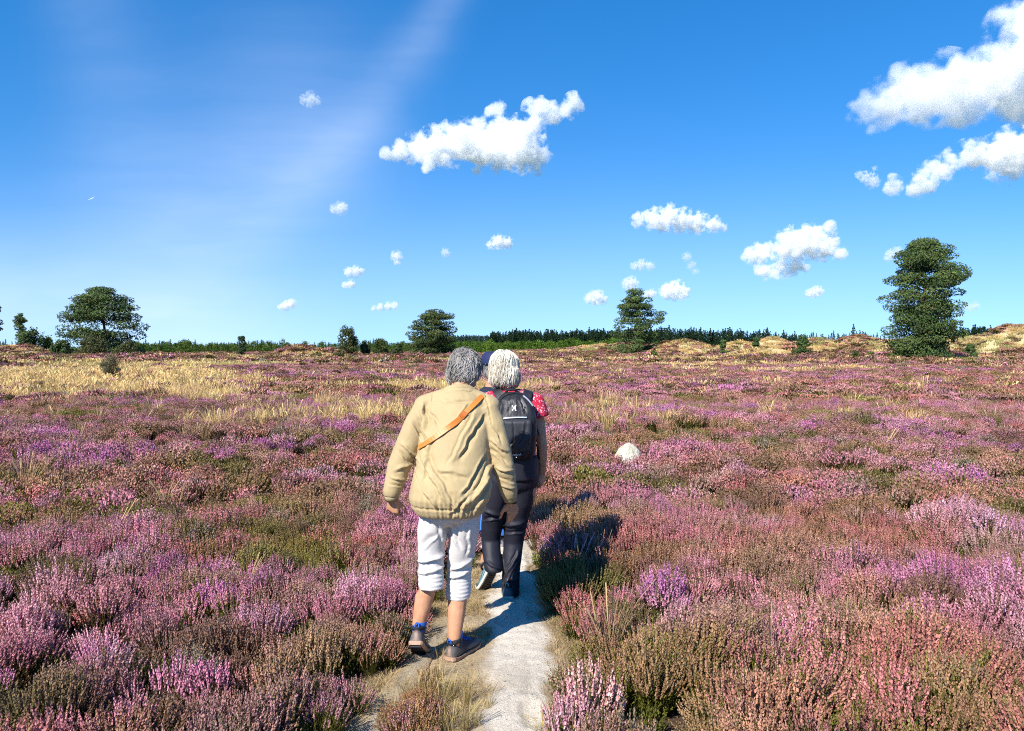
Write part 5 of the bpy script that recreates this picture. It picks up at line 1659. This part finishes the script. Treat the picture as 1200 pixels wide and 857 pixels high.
for pts in ([(586, 566, 4.98, .090, .098), (580, 592, 5.0, .082, .092), (576.5, 615, 5.03, .071, .08), (575, 632, 5.04, .063, .068), (576, 646, 5.0, .060, .066), (577.5, 658, 4.965, .059, .064), (578, 667, 4.945, .058, .060), (578.5, 670, 4.94, .051, .053)],
            [(613, 566, 4.98, .092, .098), (609, 592, 5.0, .084, .094), (604.5, 615, 5.03, .074, .082), (602, 635, 5.04, .066, .070), (600, 655, 5.01, .062, .067), (598.5, 674, 4.98, .058, .066), (598, 692, 4.955, .058, .068), (598, 700, 4.95, .056, .064), (598, 703, 4.95, .050, .056)]):
    b.loft([oring(A2(x_, y_, d_), rx, ry, 28) for x_, y_, d_, rx, ry in pts][::-1])
tr = fuse('trousers', b, .0068, 3); V, N = get_v(tr), get_n(tr)
def seg2(x0, y0, x1, y1, wd, dp):
    a, c = A2(x0, y0, 4.9), A2(x1, y1, 4.9); return (a[0], a[2], c[0], c[2], wd, dp)
V = fold_noise(V, N, [seg2(566, 600, 586, 606, .014, .010), seg2(564, 612, 586, 608, .013, -.009), seg2(592, 620, 614, 614, .014, .010), seg2(592, 628, 612, 626, .012, -.008), seg2(606, 650, 592, 676, .013, .010), seg2(607, 665, 595, 688, .012, -.009), seg2(570, 660, 586, 668, .010, .008), seg2(592, 684, 606, 680, .010, .009)], None, .0035, 37)
set_v(tr, V)
tuck(b2, (tr, sh_w), bare_of(J2, (HC2,), unit((0, .2, 1)), .065, elbow=.135))
body2 = into(e2, b2, 'body', M_SKIN)
for sx in (-.031, .031):
    b = B(); b.ell(HC2 + HR2 @ np.array([sx, .076, .004]), (.0115,) * 3, None, 12); into(e2, b.mesh('eye'), 'eye', M_EYE, body2)
M_NAVY = cloth('midnight_blue_stretch_cloth', (.012, .012, .020), .6, .12, 400, 14, .5, .010, .35)
trousers2 = into(e2, tr, 'trousers', M_NAVY)
M_WSOLE = plain_mat('off_white_foam_sole', (.62, .60, .52), .65, .08, 40, .2)
def pat2(V):
    n = len(V); c = np.tile(np.array([.035, .105, .135]), (n, 1)); z, y_, x_ = V[:, 2], V[:, 1], V[:, 0]
    c[np.sin(y_ * 190 + z * 120) > .55] = (.20, .34, .37); c[(y_ < -.06)] = (.10, .22, .26); c[(y_ > .13)] = (.02, .05, .07)
    return c
def pat2_shaded(V):
    return pat2(V) * np.array([.55, .5, .55])  # right shoe: same pattern with shade put into its colours
M_TEAL = plain_mat('teal_lace', (.16, .30, .33), .7)
shoe(e2, *SP2['L'][:3], (M_SHOE, M_WSOLE, M_DARK, M_TEAL), .98, pat2)
shoe(e2, *SP2['R'][:3], (M_SHOE, M_WSOLE, M_DARK, M_TEAL), .98, pat2_shaded)

# backpack (a thing of its own, worn on the back)
M_PACK = cloth('black_ripstop_nylon', (.016, .016, .020), .5, .15, 260, 11, .6, .014, .4)
M_PACK2 = cloth('charcoal_nylon_pocket', (.026, .027, .034), .55, .12, 260, 9, .55, .012, .4)
M_WEB = plain_mat('black_webbing', (.012, .012, .014), .75, .2, 120, .4)
M_SILV = plain_mat('silver_reflective_tape', (.70, .71, .73), .3, .06, 60, .1, .001, .6, .5)
PB = A2(605, 500, 4.84)
ep = empty('backpack', A2(605, 545, 4.86)); tag(ep, 'black backpack with silver zips and white emblem on the back of the pale haired walker', 'backpack')
def PX(px, py): q = A2(px, py, 4.84); return q[0], q[2]
def pack_ring(py, x0, x1, y_front, depth, e=3.2):
    xa, z = PX(x0, py); xb, _ = PX(x1, py)
    return oring(((xa + xb) / 2, y_front - depth / 2, z), (xb - xa) / 2, depth / 2, 36, e)
b = B()
YB = 4.925
rings = [pack_ring(541, 588, 618, YB, .07), pack_ring(539, 585, 623, YB, .105), pack_ring(530, 583.5, 627, YB, .140), pack_ring(510, 582, 628.5, YB, .155), pack_ring(490, 580.5, 628.5, YB, .150), pack_ring(476, 580.5, 626, YB + .005, .130),
         pack_ring(468, 583, 621.5, YB + .01, .105), pack_ring(462.5, 588.5, 615.5, YB + .015, .075), pack_ring(460, 596, 608, YB + .02, .05)]
b.loft(rings)
pk = fuse('pack_body', b, .007, 4); V, N = get_v(pk), get_n(pk)
sg = lambda x0, y0, x1, y1, wd, dp: (*PX(x0, y0), *PX(x1, y1), wd, dp)
V = fold_noise(V, N, [sg(598, 468, 597, 480, .008, -.008), sg(610, 468, 613, 482, .009, -.008), sg(588, 472, 586, 486, .010, .006), sg(604, 464, 604, 476, .007, .005), sg(622, 500, 616, 535, .012, -.008), sg(590, 528, 604, 520, .010, .007), sg(618, 528, 606, 536, .010, .007)], None, .005, 41)
set_v(pk, V); pack = into(ep, pk, 'pack_body', M_PACK)
b = B(); b.loft([pack_ring(528, 590, 618, YB - .125, .03, 5), pack_ring(526.5, 587, 620.5, YB - .120, .048, 5), pack_ring(512, 585, 622, YB - .128, .058, 5), pack_ring(494, 584.5, 622.5, YB - .118, .062, 5), pack_ring(491, 586, 622, YB - .115, .05, 5)])
pm = fuse('front_pocket', b, .006, 3); V, N = get_v(pm), get_n(pm)
V = fold_noise(V, N, [sg(601, 494, 601, 528, .006, -.003), sg(589, 526, 603, 515, .008, -.006), sg(606, 525, 618, 512, .009, .006), sg(616, 496, 610, 520, .010, -.005)], None, .004, 43); set_v(pm, V)
pocket = into(ep, pm, 'front_pocket', M_PACK2)
bp = bvh_of(pack, pocket)
def onpack(p2d, lift=.001):
    out, nr = [], []
    for x_, z_ in p2d:
        h = bp.ray_cast(Vector((x_, 4.0, z_)), Vector((0, 1, 0)))
        if h[0] is None: continue
        nn = np.array(h[1]); nn = nn if nn[1] < 0 else -nn; out.append(np.array(h[0]) + nn * lift); nr.append(nn)
    return np.array(out), np.array(nr)
def pline(pp, n):
    pp = np.array([PX(*p) for p in pp]); s_ = np.linspace(0, len(pp) - 1, n); return np.stack([np.interp(s_, np.arange(len(pp)), pp[:, k]) for k in (0, 1)], 1)
def smooth_ribbon(pp, n, wd, th, name, mat, parent, lift=.001):
    q, nr = onpack(pline(pp, n), lift)
    for _ in range(3): q[1:-1] = q[1:-1] * .5 + .25 * (q[:-2] + q[2:]); nr[1:-1] = nr[1:-1] * .4 + .3 * (nr[:-2] + nr[2:])
    return into(ep, ribbon(q, nr, wd, th, name), name, mat, parent)
smooth_ribbon([(585.5, 490.5), (594, 489), (606, 488.3), (617, 488.5)], 22, .0085, .003, 'zip', M_SILV, pocket, .004)
smooth_ribbon([(613, 464.5), (617.5, 468), (621.5, 472.5), (624, 476)], 16, .011, .003, 'zip', M_SILV, pack, .003)
smooth_ribbon([(583.5, 484), (584, 474), (588.5, 466.5), (596, 462.5), (606, 461.5), (615, 464.5), (622, 471), (626, 481)], 40, .010, .004, 'piping', M_WEB, pack, .002)
b_q = pline([(597, 470), (597, 477)], 8); q, nr = onpack(b_q, .004); into(ep, ribbon(q, nr, .006, .004, 'zip_pull'), 'zip_pull', plain_mat('grey_cord', (.30, .30, .33), .6), pack)
q, nr = onpack(pline([(610.5, 469), (612.5, 475), (614, 479)], 8), .004); into(ep, ribbon(q, nr, .004, .004, 'zip_pull'), 'zip_pull', plain_mat('grey_green_cord', (.24, .27, .27), .6), pack)
q, nr = onpack(pline([(601, 493), (601, 529)], 24), .0015); into(ep, ribbon(q, nr, .003, .0015, 'seam'), 'seam', M_WEB, pocket)
# emblem like an H pinched at the waist, and a line of light lettering near the bottom
M_MARK = plain_mat('white_embroidery', (.78, .78, .80), .6, .03, 200)
def mark(polys, name, parent):
    bb = B()
    for pg in polys:
        a_ = np.array([PX(*p) for p in pg]); 
        q, nr = onpack(a_, .0025)
        if len(q) < len(pg): continue
        k = len(pg); V_ = np.vstack([q, q + nr * .002]); 
        F4 = [(i, (i + 1) % k, k + (i + 1) % k, k + i) for i in range(k)]
        bb.add(V_, [(k, k + i, k + i + 1) for i in range(1, k - 1)], F4)
    return into(ep, bb.mesh(name, False), name, M_MARK, parent)
cx, cy = 602.4, 478.0
mark([[(cx - 2.6, cy - 3.0), (cx - 1.5, cy - 3.0), (cx - .3, cy - .3), (cx - 1.0, cy + .2)], [(cx - 1.0, cy - .3), (cx - .3, cy + .3), (cx - 1.1, cy + 2.8), (cx - 2.4, cy + 2.8)],
      [(cx + 1.3, cy - 3.3), (cx + 2.4, cy - 3.3), (cx + 1.6, cy + .2), (cx + .4, cy - .2)], [(cx + .4, cy - .3), (cx + 1.5, cy - .2), (cx + 2.7, cy + 2.8), (cx + 1.4, cy + 2.8)], [(cx - 1.0, cy - .5), (cx + .9, cy - .5), (cx + .9, cy + .5), (cx - 1.0, cy + .5)]], 'emblem', pack)
# small illegible lettering, built as strokes of uneven letters
ltr = []; x0 = 599.2
for k, (w_, h_) in enumerate(((1.5, 2.4), (1.2, 1.8), (1.2, 1.8), (1.0, 1.8), (1.3, 2.3), (1.2, 1.8), (1.3, 2.0), (1.0, 1.8))):
    y0 = 532.2; ltr.append([(x0, y0 - h_), (x0 + .5, y0 - h_), (x0 + .5, y0), (x0, y0)])
    yy_ = y0 - h_ * (.55 if k % 2 else .05); ltr.append([(x0 + .5, yy_ - .25), (x0 + w_, yy_ - .25), (x0 + w_, yy_ + .35), (x0 + .5, yy_ + .35)])
    if k % 3 != 1: ltr.append([(x0 + w_ - .45, yy_ + .35), (x0 + w_, yy_ + .35), (x0 + w_, y0), (x0 + w_ - .45, y0)])
    x0 += w_ + .28
bp = bvh_of(pack)
mark(ltr, 'lettering', pack)
mark([[(604.6, 534.0), (605.8, 534.0), (605.8, 535.2), (604.6, 535.2)]], 'emblem', pack)
# shoulder straps, worn over the blouse
bs = bvh_of(blouse)
for sgn, xt, xs in ((-1, 588, 579), (1, 617, 622)):
    pts, nr = [], []
    for s_ in np.linspace(0, 1, 10):
        x_, z_ = PX(xt + (xs - sgn * 2 - xt) * s_ + 0, 470 - 11 * s_)
        h = bs.ray_cast(Vector((x_, 4.0, z_)), Vector((0, 1, 0)))
        if h[0] is not None:
            nn = np.array(h[1]); nn = nn if nn[1] < 0 else -nn; pts.append(np.array(h[0]) + nn * .006); nr.append(nn)
    for s_ in np.linspace(0, 1, 16):
        x_, z_ = PX(xs - sgn * 2 + sgn * 3 * s_, 458.5 + 52 * s_)
        h = bs.ray_cast(Vector((x_, 6.0, z_)), Vector((0, -1, 0)))
        if h[0] is not None:
            nn = np.array(h[1]); nn = nn if nn[1] > 0 else -nn; pts.append(np.array(h[0]) + nn * .006); nr.append(nn)
    pts, nr = np.array(pts), np.array(nr)
    for _ in range(5): pts[1:-1] = pts[1:-1] * .4 + .3 * (pts[:-2] + pts[2:]); nr[1:-1] = nr[1:-1] * .3 + .35 * (nr[:-2] + nr[2:])
    pts += nr / np.linalg.norm(nr, axis=1)[:, None] * .006
    into(ep, ribbon(pts, nr, .058, .012, 'shoulder_strap'), 'shoulder_strap', M_PACK)
b = B(); b.tube([np.array([*PX(591, 463)[:1], 4.93, PX(591, 463)[1]]), np.array([PX(595, 459)[0], 4.92, PX(595, 458)[1]]), np.array([PX(603, 458)[0], 4.915, PX(603, 457.5)[1]]), np.array([PX(609, 462)[0], 4.93, PX(609, 462)[1]])], .008, 8)
into(ep, b.mesh('handle'), 'handle', M_WEB)
b = B(); b.box((PX(629, 503)[0], 4.88, PX(629, 503)[1]), (.004, .012, .05), np.array(Matrix.Rotation(-.35, 3, 'Y')))
into(ep, b.mesh('side_strap', False), 'side_strap', M_WEB)
b = B(); b.tube([np.array([PX(627, 520)[0], 4.86, PX(627, 520)[1]]), np.array([PX(631, 526)[0], 4.88, PX(631, 526)[1]]), np.array([PX(632, 540)[0], 4.90, PX(632, 540)[1]])], .006, 6); into(ep, b.mesh('side_strap'), 'side_strap', M_WEB)

# =========================================================== walker ahead, almost hidden
D3 = 6.05
def A3(px, py, d=D3): return P(px, py, d)
J3 = dict(pelvis=A3(578, 548, 6.05), chest=A3(577, 480, 6.08), neck=A3(577, 452, 6.08), bust=(.17, .125),
          shL=A3(552, 466, 6.08), shR=A3(602, 466, 6.08), elL=A3(553, 508, 6.12), elR=A3(602, 508, 6.05), wrL=A3(556, 540, 6.25), wrR=A3(600, 540, 6.22),
          hipL=A3(570, 552, 6.05), hipR=A3(586, 552, 6.05), knL=A3(569, 600, 6.12), knR=A3(586, 600, 6.15), anL=A3(567, 641, 5.97), anR=A3(587, 640, 6.15))
SP3 = dict(L=(np.array([A3(566, 650)[0], 6.10, 0]), math.radians(-5), math.radians(18), 1.05), R=(np.array([A3(588, 650)[0], 6.28, 0]), math.radians(5), 0.0, 1.05))
X3 = ankles(J3, SP3)
HR3 = basis((-.25, 1, -.05), (0, .05, 1)); HC3 = A3(576.5, 433, 6.11)
e3 = person('person in navy cap, navy top and blue jeans, mostly hidden ahead of the two others', (A3(577, 650, 6.05)[0], 6.05, 0))
b3 = (body_mesh(J3, (HC3, HR3, 1.0), (.052, .045, .040, .041, .027), dict(L=((0, .4, -1), (.8, .3, 0), 1.0, .7, 1), R=((0, .4, -1), (-.8, .3, 0), 1.0, .7, -1)), (.085, .065, .052, .055, .034), X3))
into(e3, hair_mesh(HC3, HR3, .98, 13, 300, .04, (np.array([.10, .09, .08]), np.array([.35, .33, .30])), 'short', puff=.009), 'hair', M_HAIR)
M_CAP = cloth('navy_cap_cotton', (.016, .024, .075), .75, .1, 400, 20, .3, .004)
b = B(); q3 = lambda x_, y_, z_: HC3 + HR3 @ np.array([x_, y_, z_])
b.loft([np.array([q3(.095 * r_ * math.cos(t_), -.012 + .112 * r_ * math.sin(t_), z_) for t_ in np.linspace(0, 2 * PI, 33)[:-1]]) for r_, z_ in ((1.0, .030), (1.01, .05), (.99, .075), (.92, .10), (.78, .122), (.5, .138), (.15, .143))])
cap = into(e3, b.mesh('cap'), 'cap', M_CAP)
b = B(); b.loft([np.array([q3(x_ * .085, .085 + .075 * math.sqrt(max(0, 1 - x_ * x_)) * k_ - .005, z_ + .012 * (1 - x_ * x_) - .010 * k_) for x_ in np.linspace(-1, 1, 15)]) for k_, z_ in ((0, .034), (1, .030), (1, .026), (0, .030))]); into(e3, b.mesh('peak'), 'peak', M_CAP, cap)
b = B(); b.loft([oring(A3(cx, py, dy), hw * D3 / FPX, rd, 36, 2.2) for py, cx, hw, dy, rd in ((562, 578, 25, 6.05, .15), (540, 578, 25, 6.05, .145), (510, 577, 24, 6.07, .14), (485, 577, 26, 6.08, .135), (468, 577, 26, 6.08, .115), (459, 577, 18, 6.08, .08), (453, 577, 10, 6.08, .06))])
for sd in 'LR': b.tube([J3['sh' + sd], (J3['sh' + sd] + J3['el' + sd]) / 2, J3['el' + sd], J3['el' + sd] * .4 + J3['wr' + sd] * .6, J3['wr' + sd]], [.066, .062, .055, .046, .038], 16)
sw = fuse('sweater', b, .008, 3); V, N = get_v(sw), get_n(sw); set_v(sw, fold_noise(V, N, [], None, .006, 51)); sw_w = sw.copy(); into(e3, sw, 'sweater', cloth('navy_knit', (.018, .022, .04), .85, .12, 300, 14, .5, .008))
b = B(); b.ell(J3['pelvis'], (.165, .125, .10))
for sd in 'LR':
    h_, k_, a_ = J3['hip' + sd], J3['kn' + sd], J3['an' + sd]
    b.tube([h_ + np.array([0, 0, .03]), h_ * .6 + k_ * .4, k_, k_ * .5 + a_ * .5, a_], [.095, .084, .070, .066, .064], 20)
tr = fuse('jeans', b, .008, 3); V, N = get_v(tr), get_n(tr); set_v(tr, fold_noise(V, N, [], None, .006, 53)); tuck(b3, (sw_w, tr), bare_of(J3, (HC3,), unit((0, .1, 1)), .13)); into(e3, tr, 'jeans', cloth('bright_blue_denim', (.035, .14, .50), .8, .12, 400, 12, .5, .008))
M_GSH = vcol_mat('grey_shoe_leather', .6, 100, .3, .002)
pat4 = lambda V: np.tile(np.array([.33, .32, .31]), (len(V), 1))
body3 = into(e3, b3, 'body', M_SKIN)
for sx in (-.031, .031):
    b = B(); b.ell(HC3 + HR3 @ np.array([sx, .078, .004]), (.0118,) * 3, None, 12); into(e3, b.mesh('eye'), 'eye', M_EYE, body3)
for sd in 'LR': shoe(e3, *SP3[sd][:3], (M_GSH, M_WSOLE, M_DARK, M_DARK), 1.05, pat4)
